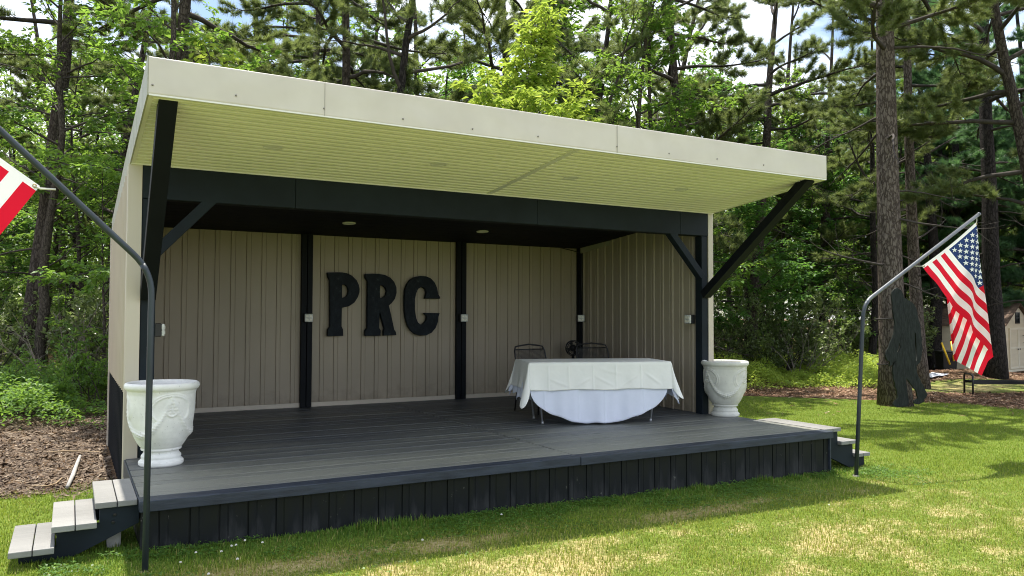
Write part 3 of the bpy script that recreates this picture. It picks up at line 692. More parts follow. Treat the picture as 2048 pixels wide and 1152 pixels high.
# ------------------------------------------------------------------ urns
def urn(loc, R, H, mat, arch0, lab):
    e = empty('garden_urn', loc, lab, 'urn', 'glazed garden urns on the deck')
    # body profile, R = rim radius
    k = 220
    ctrl = [(.20, .0), (.57, .0), (.60, .015), (.60, .05), (.56, .065), (.52, .085), (.535, .10), (.53, .12), (.49, .14), (.465, .155), (.465, .18), (.535, .185), (.545, .20), (.53, .213), (.58, .235), (.655, .285), (.73, .35), (.795, .43), (.84, .52), (.87, .62), (.885, .74), (.895, .86), (.925, .905), (.975, .925), (1.0, .945), (1.0, .97), (.975, .99), (.93, 1.0), (.88, .985), (.855, .95), (.85, .86), (.84, .84)]
    c = np.array(ctrl); t = np.concatenate([[0], np.cumsum(np.hypot(*np.diff(c, axis=0).T))]); tt = np.linspace(0, t[-1], 230)
    pr = np.stack([np.interp(tt, t, c[:, 0])*R, np.interp(tt, t, c[:, 1])*H], -1)
    pr[2:-2, 0] = (pr[1:-3, 0]+pr[2:-2, 0]*2+pr[3:-1, 0])/4
    def disp(a, z):
        h = z/H; out = np.zeros(np.broadcast(a, h).shape)
        for c0 in arch0:
            d = (a-c0+math.pi) % (2*math.pi)-math.pi
            hh = (h-.69)*H/R; rr = np.hypot(d*.66, hh+.02)
            lo = sstep(-.42, -.22, hh)
            rope = (.030*np.exp(-((rr-.40)/.020)**2)+.020*np.exp(-((rr-.455)/.016)**2))*lo
            fl = np.hypot(d, hh); pa = np.arctan2(hh, d)
            ros = .034*np.exp(-((fl-.185)/.022)**2)+.036*(.45+.55*np.cos(6*pa))*np.exp(-((fl-.09)/.045)**2)+.03*np.exp(-(fl/.03)**2)
            hw = math.pi/len(arch0); d2 = (a-c0-hw+math.pi) % (2*math.pi)-math.pi; q = np.minimum(1, np.abs(d2)/hw)
            sw = .38+.44*q**2.2
            w = .040*(1.1-.72*q)+.008*q
            sl = 1/np.sqrt(1+(.44*2.2*q**1.2/hw*H/R)**2)
            swag = .07*(1.05-.55*q)*np.exp(-((h-sw)*sl/w)**2)*(np.abs(d2) < hw)*(.78+.22*np.sin(d2*38+h*70)*np.cos(h*110-d2*20))
            out = np.maximum(out, np.maximum(np.maximum(rope, ros), swag))
        m = (h > .27) & (h < .90) & (np.arange(len(h))[:, None] < 182)
        return out*m*R*1.15
    MB().lathe(pr, k, (0, 0, 0), disp).build('urn_body', mat, e, True)
    MB().lathe([(.0001, .85*H), (.4*R, .855*H), (.848*R, .845*H)], 40).build('soil', 'soil', e, True)
urn((.257, 1.43, .002), .306, .72, 'urn', [math.radians(v) for v in (-78, 42, 162)], 'bright white urn with rosette behind the left flagpole')
urn((7.085, 1.60, .002), .305, .72, 'urn2', [math.radians(v) for v in (-70, 50, 170)], 'greyish white urn with hanging swag at the right end of the deck')

# ------------------------------------------------------------------ flagpoles and flags
def bendpath(a, b, c, r=.10, n=8):
    a, b, c = map(lambda q: np.asarray(q, float), (a, b, c)); u = (a-b)/np.linalg.norm(a-b); v = (c-b)/np.linalg.norm(c-b)
    p0, p1 = b+u*r, b+v*r
    P = [a, a+(p0-a)*.5]
    for t in np.linspace(0, 1, n): P.append((1-t)**2*p0+2*t*(1-t)*b+t*t*p1)
    P += [p1+(c-p1)*.5, c]; return P
def pole(a, b, c, rad, lab, mats):
    e = empty('flagpole', (a[0], a[1], a[2]), lab, 'flagpole', 'bent metal flagpoles in front of the stage')
    P = bendpath(a, b, c, .16)
    part(MB().tube(P[:8], rad, 14), 'upright', mats[0], True, e); part(MB().tube(P[6:], rad*.995, 14), 'arm', mats[1], True, e)
    m = MB().tube([np.asarray(c)-(np.asarray(c)-np.asarray(b))*.004, np.asarray(c)+(np.asarray(c)-np.asarray(b))*.006], rad*1.12, 14); part(m, 'end_cap', mats[1], True, e)
    part(MB().tube([(a[0], a[1], a[2]-.25), (a[0], a[1], a[2]+.04)], rad*1.5, 14), 'ground_sleeve', 'screw', True, e)
    return e
armL = A(-2.05, -.43, 3.60)
pole((-.003, -.43, -.40), (.006, -.43, 1.60), armL, .0205, 'dark grey bent flagpole at the left front of the deck', ('pole_dark', 'pole_dark'))
tipR = bp(1957, 429, 1, -.26)
pole((7.24, -.26, -.50), tuple(bp(1727, 607, 1, -.26)), tipR, .0225, 'grey bent flagpole beside the right steps', ('pole_dark', 'white_metal'))
def star(c, r, n=5):
    return [(c[0]+(r if i % 2 == 0 else r*.40)*math.sin(math.pi*i/n), c[1]+(r if i % 2 == 0 else r*.40)*math.cos(math.pi*i/n)) for i in range(2*n)]
def flag(H0, Vv, Uv, crease, d2w, plane, seed, lab, sc=1., sg=1, k1=.85):
    """cloth laid out in a 2D plane (x,z) then folded back along the crease; plane(x,z,off)->3D"""
    H0, Vv, Uv = A(*H0), A(*Vv), A(*Uv); c0, c1 = A(*crease[0]), A(*crease[1]); cdv = (c1-c0)/np.linalg.norm(c1-c0); cn = A(cdv[1], -cdv[0])
    mid = H0+.2*Uv+.2*Vv
    if (mid-c0)@cn > 0: cn = -cn
    def pos(u, v, lift=0.):
        P = H0+u[..., None]*Uv+v[..., None]*Vv
        d = (P-c0)@cn; t = (P-c0)@cdv
        s = np.where(d < 0, d, np.where(d < d2w, -k1*d, -k1*d2w+.8*(d-d2w)))
        dm = d/sc
        off = .055*sstep(-.03, .06, dm)+np.where(d > d2w, .06*sstep(0, .05, dm-d2w/sc), 0)
        q = c0+s[..., None]*cn+t[..., None]*cdv
        rip = (.024*np.sin(dm*11+u*5+seed)+.012*np.sin(dm*23-v*7+u*3))*np.clip(u*2.2, 0, 1)
        drape = -.03*np.sin(np.clip(v, 0, 1)*math.pi)*(1-np.clip(u*3, 0, 1))
        q = q+np.stack([0*u, drape*sg*sc], -1); rip = rip*(1-.85*sstep(-.05, .05, dm))
        return plane(q[..., 0], q[..., 1], off+rip+lift)
    nu, nv = 96, 78
    us = np.linspace(0, 1, nu+1); vs = np.linspace(0, 1, nv+1); U, V = np.meshgrid(us, vs)
    m = MB(); m.grid(pos(U, V))
    uc = (us[:-1]+us[1:])/2; vc = (vs[:-1]+vs[1:])/2
    st = np.floor(vc*13).astype(int); mi = np.where(st % 2 == 0, 0, 1)[:, None]*np.ones((1, nu), int)
    mi = np.where((vc[:, None] > 6/13) & (uc[None] < .4), 2, mi); mi = np.where(uc[None] < .018, 1, mi)
    m.mi[-1] = mi.reshape(-1)
    asp = np.linalg.norm(Uv)/np.linalg.norm(Vv)
    for r in range(9):
        for c in range(6 if r % 2 == 0 else 5):
            uu = .018+(.382)*((2*c+1+(r % 2))/12); vv = 1-(7/13)*((r+1)/10)
            pts = np.array(star((0, 0), 1.)); pu = uu+pts[:, 1]*.021; pv = vv+pts[:, 0]*.021*asp
            for lf in (-.004, .004):
                P = pos(np.append(pu, uu), np.append(pv, vv), lf); m.add(P, [(10, i, (i+1) % 10) for i in range(10)], None, 3)
    e = m.build('flag', ['flag_red', 'flag_white', 'flag_blue', 'flag_star'], None, True); tag(e, lab, 'flag', 'striped flags on the flagpoles')
    for v in (.02, .98):
        g = MB()
        p = pos(A(.010), A(v), 0.)[0]
        g.lathe([(.007, 0), (.013, 0), (.013, .003), (.007, .003)], 12); q = g.v[-1]; g.v[-1] = np.stack([q[:, 0]+p[0], p[1]-.003-q[:, 2], q[:, 1]+p[2]], -1)
        part(g, 'grommet', 'grommet', True, e)
    return e, pos
def zf(x, y): return bp(1700+x/2.744, 400+y/2.744, 1, -.26)
def pl_right(x, z, off):
    px = 1700+x/2.744; py = 400+z/2.744
    D = Fw+Rt*((px-1024)/FPX)[..., None]-Up*((py-576)/FPX)[..., None]; t = (-.26+0*px-CAM[1])/D[..., 1]
    P = CAM+D*t[..., None]; P[..., 1] += off; P[..., 2] -= 0; return P
fR, posR = flag((395, 362), (300, -242), (466, 590), ((698, 110), (790, 872)), 215, pl_right, .4, 'striped flag with blue star canton hanging from the right flagpole', 305., -1)
def pl_left(x, z, off):
    return np.stack([x, -.43+off+0*x, z], -1)
fL, posL = flag((-.641, 2.114), (-.94, .78), (-.99, -1.54), ((-1.59, 2.93), (-1.46, .70)), .7, pl_left, 1.3, 'red and white striped flag half out of frame on the left flagpole')
m = MB()
p = posR(A(.012), A(.98))[0]; m.tube([p, p+A(.01, 0, .05), bp(1953, 432, 1, -.26)], .006, 6); part(m, 'clip', 'rope', True, fR); m = MB()
p = posR(A(.010), A(.02))[0]; m.tube([p, p+A(-.04, 0, .0), bp(1826, 532, 1, -.26)], .004, 6)
part(m, 'clip', 'rope', True, fR)
m = MB(); p = posL(A(.010), A(.02))[0]; m.tube([p, p+A(.03, 0, -.015), A(-.555, -.43, 2.10)], .007, 6); part(m, 'clip', 'rope', True, fL)

# ------------------------------------------------------------------ table, cloths, chairs, fan
TC = A(5.28, 2.07); TA = R_(-18.1); TL, TW, TH = 1.78, .80, .74
tb = empty('folding_table', (TC[0], TC[1], 0), 'white folding table with grey tube legs under the two tablecloths', 'table', None, TA)
bevel(MB().box(-TL/2+.01, TL/2-.01, -TW/2+.01, TW/2-.01, .69, TH-.008).build('tabletop', 'plastic_top', tb), .012)
for sx in (-1, 1):
    for sy in (-1, 1):
        MB().tube([(sx*.76, sy*.27-.0, .69), (sx*.69, sy*.24, .015)], .0125, 10).tube([(sx*.69, sy*.24, .03), (sx*.689, sy*.24, 0)], .016, 10).build('leg', 'leg_metal', tb, True)
    MB().tube([(sx*.75, -.26, .55), (sx*.75, .26, .55)], .010, 8).build('leg_crossbar', 'leg_metal', tb, True)
def crease(kd, t, q, seed):
    o = 0.
    for c in ((.13, .27, .44, .60, .78) if seed == 2 else (.10, .34, .52, .80)): o += .006*math.exp(-((t-c)/.006)**2)*min(1, q*6)
    for c0, c1, q0, q1, a in ((.13, .30, .55, .95, .010), (.30, .44, .95, .5, .012), (.44, .60, .45, .9, .010), (.62, .78, .95, .4, .011), (.80, .93, .35, .85, .010), (.47, .66, .2, .45, .007)):
        if seed == 2 and c0 <= t <= c1:
            k = (t-c0)/(c1-c0); o += a*.7*math.exp(-((q-(q0+(q1-q0)*k))/.055)**2)*math.sin(k*math.pi)
    return o
def cloth(name, mat, lab, zt, inset, Lf, flf, seed):
    hx, hy = TL/2+inset, TW/2+inset; P = []; 
    def seg(a, b, n, ang0, ang1, kind):
        for i in range(n):
            t = i/n; P.append((a[0]+(b[0]-a[0])*t, a[1]+(b[1]-a[1])*t, ang0+(ang1-ang0)*t, kind, t))
    H = math.pi/2
    NS = 240
    for (a, b, an, kd) in (((-hx, -hy), (hx, -hy), -H, 'f'), ((hx, -hy), (hx, hy), 0, 'r'), ((hx, hy), (-hx, hy), H, 'b'), ((-hx, hy), (-hx, -hy), 2*H, 'l')):
        seg(a, b, 240 if kd in 'fb' else 50, an, an, kd); seg(b, b, 16, an, an+H, 'c'+kd)
    P.append(P[0]); n = len(P); nt = 34
    V = np.zeros((n, nt, 3))
    for i, (x, y, an, kd, t) in enumerate(P):
        nx, ny = math.cos(an), math.sin(an); L = Lf(kd, t, x, y); fl = flf(kd, t, i)
        for j in range(nt):
            q = j/(nt-1); dz = L*q; out = .010*min(1, q*14)+fl*q**1.3+(crease(kd, t, q, seed) if kd in 'fb' else 0)
            V[i, j] = (x+nx*out, y+ny*out, zt-.008*min(1, q*10)-dz)
    m = MB(); m.grid(V[:, ::-1])
    # crown of the cloth
    xs = np.linspace(-hx, hx, 40); ys = np.linspace(-hy, hy, 20); X, Y = np.meshgrid(xs, ys); Z = zt+.0022*np.maximum(0, np.cos(X/TL*math.pi*6))**20+0*Y
    e = np.minimum(hx-np.abs(X), hy-np.abs(Y)); Z = np.where(e < 1e-6, zt, Z)
    m.grid(np.stack([X, Y, Z], -1))
    o = m.build(name, mat, None, True); o.location = (TC[0], TC[1], 0); o.rotation_euler[2] = TA
    sm = o.modifiers.new('thick', 'SOLIDIFY'); sm.thickness = .003; sm.offset = 1
    return tag(o, lab, 'tablecloth')
def L_over(kd, t, x, y):
    if kd[0] == 'c':
        k = math.sin(t*math.pi); return .315+{'cf': .12, 'cr': .15, 'cb': .12, 'cl': .20}[kd]*k
    return .315+.006*math.sin(x*9+y*13)
def F_over(kd, t, i):
    if kd[0] == 'c': return .05+.10*math.sin(t*math.pi)
    e = {'f': 1, 'b': 1, 'l': 1, 'r': 1}[kd]; d = min(t, 1-t)
    return .028+.022*math.exp(-(d/.06)**2)+(.005*math.sin(t*math.pi*11+1)+.004*math.sin(t*math.pi*17) if kd in 'fb' else .012*math.sin(t*math.pi*5))
def L_und(kd, t, x, y):
    if kd == 'f': return .31+.405*max(0, 1-((t-.47)/(.5 if t > .47 else .47))**2)**.56+.007*math.sin(t*23)+.004*math.sin(t*51)
    if kd == 'b': return .30+.38*max(0, 1-((t-.5)/.5)**2)**.62
    if kd[0] == 'c': return .31+(.17 if kd == 'cf' else .12)*math.sin(t*math.pi)+.02*math.sin(t*17)
    return .30+.16*max(0, 1-((t-.5)/.5)**2)**.5+.03*math.sin(t*25)
def F_und(kd, t, i):
    if kd[0] == 'c': return .03+.07*math.sin(t*math.pi)+.02*math.sin(t*19)
    if kd == 'f': return .03+(.020*math.sin(t*math.pi*8.3+.6)+.010*math.sin(t*math.pi*19+1.2)*math.sin(t*7.7))*abs(math.sin(t*math.pi))**.6
    return .03+.018*math.sin(t*math.pi*7)
cloth('tablecloth', 'shade_blue_cloth', 'white undercloth tinted shade blue hanging in a deep curve below the cream cloth', TH, -.004, L_und, F_und, 1)
cloth('tablecloth', 'cream_cloth', 'cream white top tablecloth with pointed corners draped over the folding table', TH+.006, .004, L_over, F_over, 2)

def chair(x, y, rz, lab):
    e = empty('patio_chair', (x, y, 0), lab, 'chair', 'black mesh chairs behind the table', rz)
    w = .265
    bk = [(-w, .20, .44), (-w, .25, .62), (-w+.006, .30, .82), (-w+.03, .318, .872), (-w+.09, .322, .885), (0, .326, .905), (w-.09, .322, .885), (w-.03, .318, .872), (w-.006, .30, .82), (w, .25, .62), (w, .20, .44)]
    MB().tube(bk, .011, 8).tube([(-w+.02, .306, .835), (w-.02, .306, .835)], .008, 8).build('back_frame', 'black_metal', e, True)
    m = MB()
    for i in range(33):
        xx = -w+.012+i*(2*w-.024)/32; m.bar((xx, .205, .47), (xx, .306, .833), .0055, .003, (1, 0, 0))
    for i in range(24):
        t = i/23; m.bar((-w+.01, .205+.10*t, .47+.363*t), (w-.01, .205+.10*t, .47+.363*t), .0055, .003)
    m.build('back_mesh', 'black_metal', e)
    m = MB()
    for i in range(30):
        xx = -w+.01+i*(2*w-.02)/29; m.bar((xx, -.26, .43), (xx, .20, .42), .006, .003)
    for i in range(26):
        yy = -.26+i*.46/25; m.bar((-w, yy, .43), (w, yy, .43), .006, .003)
    m.build('seat_mesh', 'black_metal', e)
    MB().tube([(-w, .2, .43), (-w, -.25, .43), (-w+.04, -.28, .425), (w-.04, -.28, .425), (w, -.25, .43), (w, .2, .43), (-w, .2, .43)], .011, 8).build('seat_frame', 'black_metal', e, True)
    for s in (-1, 1):
        MB().tube([(s*w, .26, .64), (s*(w+.03), .05, .655), (s*(w+.03), -.2, .65), (s*(w+.02), -.26, .62), (s*w, -.26, .43)], .011, 8).build('armrest', 'black_metal', e, True)
        MB().tube([(s*w, -.26, .43), (s*(w+.01), -.27, 0)], .011, 8).build('leg', 'black_metal', e, True)
        MB().tube([(s*w, .20, .44), (s*(w+.01), .27, 0)], .011, 8).build('leg', 'black_metal', e, True)
chair(5.20, 3.12, .10, 'black mesh metal chair behind the middle of the table')
chair(6.22, 3.16, -.12, 'black mesh metal chair behind the right part of the table, in front of the fan')
e = empty('floor_fan', (6.76, 4.72, 0), 'round black fan standing in the back right corner behind the chair', 'fan', None, -.35)
MB().lathe([(.0001, 0), (.19, 0), (.19, .02), (.05, .045), (.022, .06), (.022, .66), (.0001, .66)], 32).build('stand', 'black_metal', e, True)
m = MB(); a = np.linspace(0, 2*math.pi, 33)
for yy, r in ((-.055, .105), (0, .125), (.05, .105)): m.tube(np.stack([r*np.cos(a), 0*a+yy, .775+r*np.sin(a)], -1), .007, 6, False)
for k in range(24):
    an = k*math.pi/12; m.tube([(.03*math.cos(an), -.07, .775+.03*math.sin(an)), (.105*math.cos(an), -.055, .775+.105*math.sin(an)), (.125*math.cos(an), 0, .775+.125*math.sin(an))], .003, 4)
m.build('guard', 'black_metal', e, True)
m = MB().lathe([(.0001, -.04), (.05, -.035), (.06, .02), (.0001, .06)], 20); v = m.v[0]; m.v[0] = np.stack([v[:, 0], v[:, 2], v[:, 1]+.775], -1); m.build('motor', 'black_metal', e, True)
m = MB()
for k in range(4):
    an = k*math.pi/2+.4; c, s_ = math.cos(an), math.sin(an)
    m.add([(.03*c, -.01, .775+.03*s_), (.10*c-.04*s_, -.02, .775+.10*s_+.04*c), (.10*c+.04*s_, .015, .775+.10*s_-.04*c)], [(0, 1, 2)])
m.build('blade', 'black_metal', e)

# ------------------------------------------------------------------ things at the right and left edges
# cut-out figure strapped to the big pine
WF = 15.3
def bf(x, y): return atw(1720+x/4.265, 560+y/4.265, WF)
OUT = [(310,66),(345,84),(364,118),(370,150),(400,168),(432,186),(470,230),(486,280),(495,330),(512,400),(520,480),(526,560),(522,640),(510,700),(488,722),(478,728),(481,790),(510,850),(545,920),(572,975),(560,1000),(546,1012),(540,1040),(500,1060),(455,1052),(460,1025),(492,1008),(480,960),(440,900),(404,852),(388,838),(395,900),(402,970),(412,1020),(405,1072),(350,1082),(300,1080),(275,1062),(315,1010),(310,960),(287,860),(272,780),(276,735),(302,690),(262,730),(244,738),(252,700),(222,684),(213,640),(224,600),(245,560),(258,520),(272,490),(290,430),(290,340),(276,270),(276,225),(268,160),(271,100),(286,78)]
def jag(pl, n=5, amp=5):
    r = np.random.default_rng(3); o = []
    for i in range(len(pl)):
        a = A(*pl[i]); b = A(*pl[(i+1) % len(pl)]); k = max(1, int(np.linalg.norm(b-a)/22)); nn = A(-(b-a)[1], (b-a)[0])/(np.linalg.norm(b-a)+1e-6)
        for j in range(k): o.append(tuple(a+(b-a)*j/k+nn*(r.uniform(-amp, amp) if j else 0)))
    return o
base = bf(350, 1075)
loc2 = lambda q: ((bf(*q)-base)@Rt0, (bf(*q)-base)[2])
cf = prism('cutout_figure', [loc2(q) for q in jag(OUT)], [[loc2(q) for q in [(462,450),(470,455),(478,600),(480,690),(472,690),(466,560)]], [loc2(q) for q in [(330,535),(342,570),(322,620),(312,612),(328,575)]]], 'cutout', None, .05, .004)
cf.location = base; cf.rotation_euler[2] = yaw; tag(cf, 'dark cut-out board of a shaggy walking figure leaning on the big pine', 'cutout figure')
# bench
b0 = atw(1930, 780, 18.9); zg = float(gz(b0[0], b0[1])); 
e = empty('park_bench', (b0[0], b0[1], zg), 'black metal bench with perforated seat under the right flag', 'bench', None, yaw+R_(-4))
sh = .32
m = MB(); L = 1.9
for i in range(9): m.bar((0.02, .02-.045*i, sh), (L, .02-.045*i, sh), .018, .012)
for i in range(44): m.bar((.03+i*L/44, .03, sh-.007), (.03+i*L/44, -.36, sh-.007), .016, .008)
m.build('seat', 'black_metal', e)
MB().bar((0, -.37, sh-.03), (L, -.37, sh-.03), .02, .07).bar((0, .035, sh-.03), (L, .035, sh-.03), .02, .07).build('seat_rail', 'black_metal', e)
for xx in (0.0, L):
    MB().tube([(xx, .03, -.05), (xx, .03, sh+.12), (xx, -.02, sh+.16), (xx, -.32, sh+.16), (xx, -.37, sh+.12), (xx, -.37, -.05)], .022, 8).build('leg_frame', 'black_metal', e, True)
# shed
c0 = atw(2008, 741, 25.8); zg = -.52
e = empty('garden_shed', (c0[0], c0[1], zg), 'tan garden shed with brown shingle roof at the right edge', 'shed', None, yaw+R_(38))
# local: x = along the gable front (to the right), y = depth (long wall goes back)
GW, LW, EH, AH = 2.3, 2.65, 1.55, 2.22
m = MB()
m.add([(0, 0, 0), (0, LW, 0), (0, LW, EH), (0, 0, EH)], [(0, 3, 2, 1)]); m.add([(GW, 0, 0), (GW, LW, 0), (GW, LW, EH), (GW, 0, EH)], [(0, 1, 2, 3)])
m.add([(0, LW, 0), (GW, LW, 0), (GW, LW, EH), (GW/2, LW, AH), (0, LW, EH)], [(0, 4, 3, 2, 1)])
m.add([(0, 0, 0), (GW, 0, 0), (GW, 0, EH), (GW/2, 0, AH), (0, 0, EH)], [(0, 1, 2, 3, 4)])
m.build('wall', 'shed_wall', e)
for s in (0, 1):
    m = MB(); x0 = -.10 if s == 0 else GW+.10; z0 = EH-.06; P = [(x, y, z+dz) for x, z in ((x0, z0), (GW/2, AH+.01)) for y in (-.12, LW+.12) for dz in (.015, .05)]
    m.hexa(P); m.build('roof', 'shingle', e)
for x0, x1 in ((.42, 1.13), (1.14, 1.85)):
    d = MB().box(x0, x1, -.035, -.002, .10, 1.45).build('door', 'shed_wall', e)
    MB().box(x0, x0+.06, -.05, -.036, .10, 1.45).box(x1-.06, x1, -.05, -.036, .10, 1.45).box(x0+.06, x1-.06, -.05, -.036, 1.39, 1.45).box(x0+.06, x1-.06, -.05, -.036, .76, .82).box(x0+.06, x1-.06, -.05, -.036, .10, .16).build('door_frame', 'shed_trim', d)
    MB().box(x1-.1 if x0 < 1 else x0+.05, x1-.05 if x0 < 1 else x0+.1, -.07, -.05, .72, .76).build('handle', 'black_metal', d)
w = MB().box(GW/2-.14, GW/2+.14, -.012, -.003, 1.62, 1.94).build('window', 'dark_glass', e)
MB().box(GW/2-.17, GW/2-.14, -.03, -.002, 1.59, 1.97).box(GW/2+.14, GW/2+.17, -.03, -.002, 1.59, 1.97).box(GW/2-.14, GW/2+.14, -.03, -.002, 1.59, 1.62).box(GW/2-.14, GW/2+.14, -.03, -.002, 1.94, 1.97).box(GW/2-.012, GW/2+.012, -.026, -.013, 1.62, 1.94).box(GW/2-.14, GW/2-.012, -.026, -.013, 1.77, 1.79).box(GW/2+.012, GW/2+.14, -.026, -.013, 1.77, 1.79).build('window_frame', 'black_metal', w)
m = MB()
for x in (-.012, GW-.06): m.box(x, x+.072, -.03, -.004, 0, EH)
m.box(-.03, -.004, -.03, .08, 0, EH).box(-.025, -.003, LW-.08, LW+.01, 0, EH); m.box(-.0, GW, -.028, -.004, 0, .07); m.build('corner_boards', 'shed_trim', e)
# bin and yellow tools
c = atw(1893, 735, 24.6); zg = float(gz(c[0], c[1]))
e = empty('wheeled_bin', (c[0], c[1], zg), 'black plastic bin standing between the dark pine and the shed', 'bin', None, yaw)
m = MB(); m.hexa([(x*(1 if z else .82), y*(1 if z else .82), z*.56) for x in (-.25, .25) for y in (-.25, .25) for z in (0, 1)]); bevel(m.build('body', 'bin', e), .03)
bevel(MB().box(-.27, .27, -.27, .27, .562, .61).build('lid', 'bin', e), .02)
for s in (-1, 1): MB().tube([(s*.22, .25, .08), (s*.28, .25, .08)], .08, 14).build('wheel', 'black_metal', e, True)
for (a, b, lab) in (((1900, 729), (1882, 682), 'yellow handled tool leaning against the front of the black bin'), ((1908, 722), (1902, 680), 'upright yellow handled tool with dark tip beside the shed wall')):
    wd = 24.1 if a[0] == 1900 else 24.3
    P, Q = atw(*a, wd), atw(*b, wd+.25); t = empty('yellow_tool', tuple(P), lab, 'tool', 'yellow tools by the bin')
    part(MB().tube([P, P+(Q-P)*.93], .028, 10), 'handle', 'yellow', True, t); part(MB().tube([P+(Q-P)*.93, Q, Q+(Q-P)*.06], [.028, .022, .006], 10), 'tip', 'black_metal', True, t)
# white sheet by the second pine
c = atw(1864, 746, 22.5); zg = float(gz(c[0], c[1]))
X, Y = np.meshgrid(np.linspace(-.4, .4, 14), np.linspace(-.25, .25, 9)); V = np.stack([X+c[0], Y+c[1], gz(X+c[0], Y+c[1])+.06+.03*np.sin(X*9)*np.cos(Y*8)], -1)
o = MB().grid(V).build('white_sheet', 'paper', None, True); o.modifiers.new('t', 'SOLIDIFY').thickness = .01; tag(o, 'white plastic sheet lying on the ground right of the second pine', 'sheet')
# sticks
def stick(P, r, mat, name, lab, cat):
    P = [A(*p) for p in P]
    m = MB().tube(P, r, 8); o = m.build(name, mat, None, True); return tag(o, lab, cat)
def gpx(px, py, up=0.):
    z = -.37
    for _ in range(6):
        p = bp(px, py, 2, z); z = float(gz(p[0], p[1]))+up
    return bp(px, py, 2, z)
stick([gpx(135, 974, .03), gpx(146, 950, .035), gpx(153, 930, .035), gpx(160, 912, .04)], [.018, .022, .02, .016], 'branch_grey', 'fallen_branch', 'bleached grey branch lying on the dirt left of the stage', 'branch')
stick([gpx(52, 973, .01), gpx(75, 972, .02), gpx(95, 972, .03), gpx(112, 967, .02), gpx(124, 956, .03)], [.004, .006, .007, .008, .006], 'twig', 'fallen_twig', 'thin tan twig lying beside the grey branch', 'twig')
stick([gpx(85, 905, .02), gpx(130, 902, .03), gpx(170, 903, .02), gpx(215, 905, .02)], [.006, .008, .008, .005], 'twig', 'fallen_twig', 'long thin twig on the dirt near the corner of the black base panel', 'twig')
for i, (px, py) in enumerate(((463, 1092), (472, 1090), (443, 1103), (392, 1105), (475, 1118), (361, 1125), (417, 1148), (490, 1081), (845, 1080), (1003, 1029), (1658, 1010), (525, 1085))):
    p = gpx(px, py, .055); m = MB()
    for k in range(26):
        th = rng.uniform(0, 2*math.pi); ph = math.acos(rng.uniform(-.3, 1)); d = A(math.sin(ph)*math.cos(th), math.sin(ph)*math.sin(th), math.cos(ph)); m.bar((0, 0, 0), d*.009, .003, .003, (.3, .5, .81))
    f = m.build('clover_head', 'flower'); e = empty('clover_flower', tuple(p), 'small white clover flower in the shaded grass below the skirt', 'flower', 'white clover flowers in the shaded grass'); f.parent = e
    MB().tube([(0, 0, -.06), (.004, 0, 0)], .0015, 4).build('stem', 'grass', e)

# ------------------------------------------------------------------ vegetation generators
def basis(d, roll_=None, r=rng):
    """rotation matrices with local Y along d (N,3)"""
    d = d/(np.linalg.norm(d, axis=1)[:, None]+1e-9); n = len(d)
    t = r.normal(size=(n, 3)) if roll_ is None else roll_
    x = np.cross(d, t); x /= np.linalg.norm(x, axis=1)[:, None]+1e-9
    z = np.cross(x, d); return np.stack([x, d, z], -1)
def scatter(m, tv, tf, pos, rot, sc, rnd, mi=0):
    tv = np.asarray(tv, float); k = len(tv); n = len(pos)
    V = np.einsum('nij,kj->nki', rot, tv)*np.asarray(sc)[:, None, None]+pos[:, None]
    F = (np.asarray(tf)[None]+(np.arange(n)*k)[:, None, None]).reshape(-1, len(tf[0]))
    m.add(V.reshape(-1, 3), F, np.repeat(rnd, len(tf)), mi)
LEAF = ([(0, 0, 0), (-.27, .42, .07), (0, 1, -.10), (.27, .42, .07)], [(0, 3, 2), (0, 2, 1)])
LONG = ([(0, 0, 0), (-.19, .4, .06), (0, 1, -.30), (.19, .4, .06)], [(0, 3, 2), (0, 2, 1)])
def tuft_tmpl(n, L, w, spread, seed):
    r = np.random.default_rng(seed); V = []; F = []
    for i in range(n):
        th = r.uniform(0, 2*math.pi); ph = r.uniform(.25, spread); l = L*r.uniform(.7, 1.1); b = r.uniform(-.35, .15)*L
        d = A(math.sin(ph)*math.cos(th), math.cos(ph), math.sin(ph)*math.sin(th)); s = np.cross(d, r.normal(size=3)); s /= np.linalg.norm(s)
        o = A(0, b, 0); V += [o-s*w/2, o+s*w/2, o+d*l]; F.append((3*i, 3*i+1, 3*i+2))
    return np.array(V), F
TUFT = tuft_tmpl(28, .16, .0095, 1.25, 1)
TUFT_S = tuft_tmpl(26, .15, .010, 1.45, 2)
def wander(p, d, L, n, r, wob=.25, droop=0., lift=0.):
    P = [np.array(p, float)]; d = np.array(d, float); d /= np.linalg.norm(d)
    for i in range(n):
        d = d+r.normal(0, wob, 3)*(L/n)**.5*.8; d[2] += droop*(1-i/n)+lift*(i/n); d /= np.linalg.norm(d); P.append(P[-1]+d*L/n)
    return np.array(P)
def along(P, t):
    s = np.asarray(t)*(len(P)-1); i = np.minimum(s.astype(int), len(P)-2); f = (s-i)[..., None]
    return P[i]*(1-f)+P[i+1]*f, P[i+1]-P[i]
def link(name, me_, parent):
    o = bpy.data.objects.new(name, me_); col.objects.link(o); o.parent = parent; return o
def join(a, b):
    for v, f, t, m in zip(b.v, b.f, b.at, b.mi):
        a.v.append(v); a.f.append(f+a.n); a.at.append(t); a.mi.append(m*0+1)
    a.n += b.n; return a
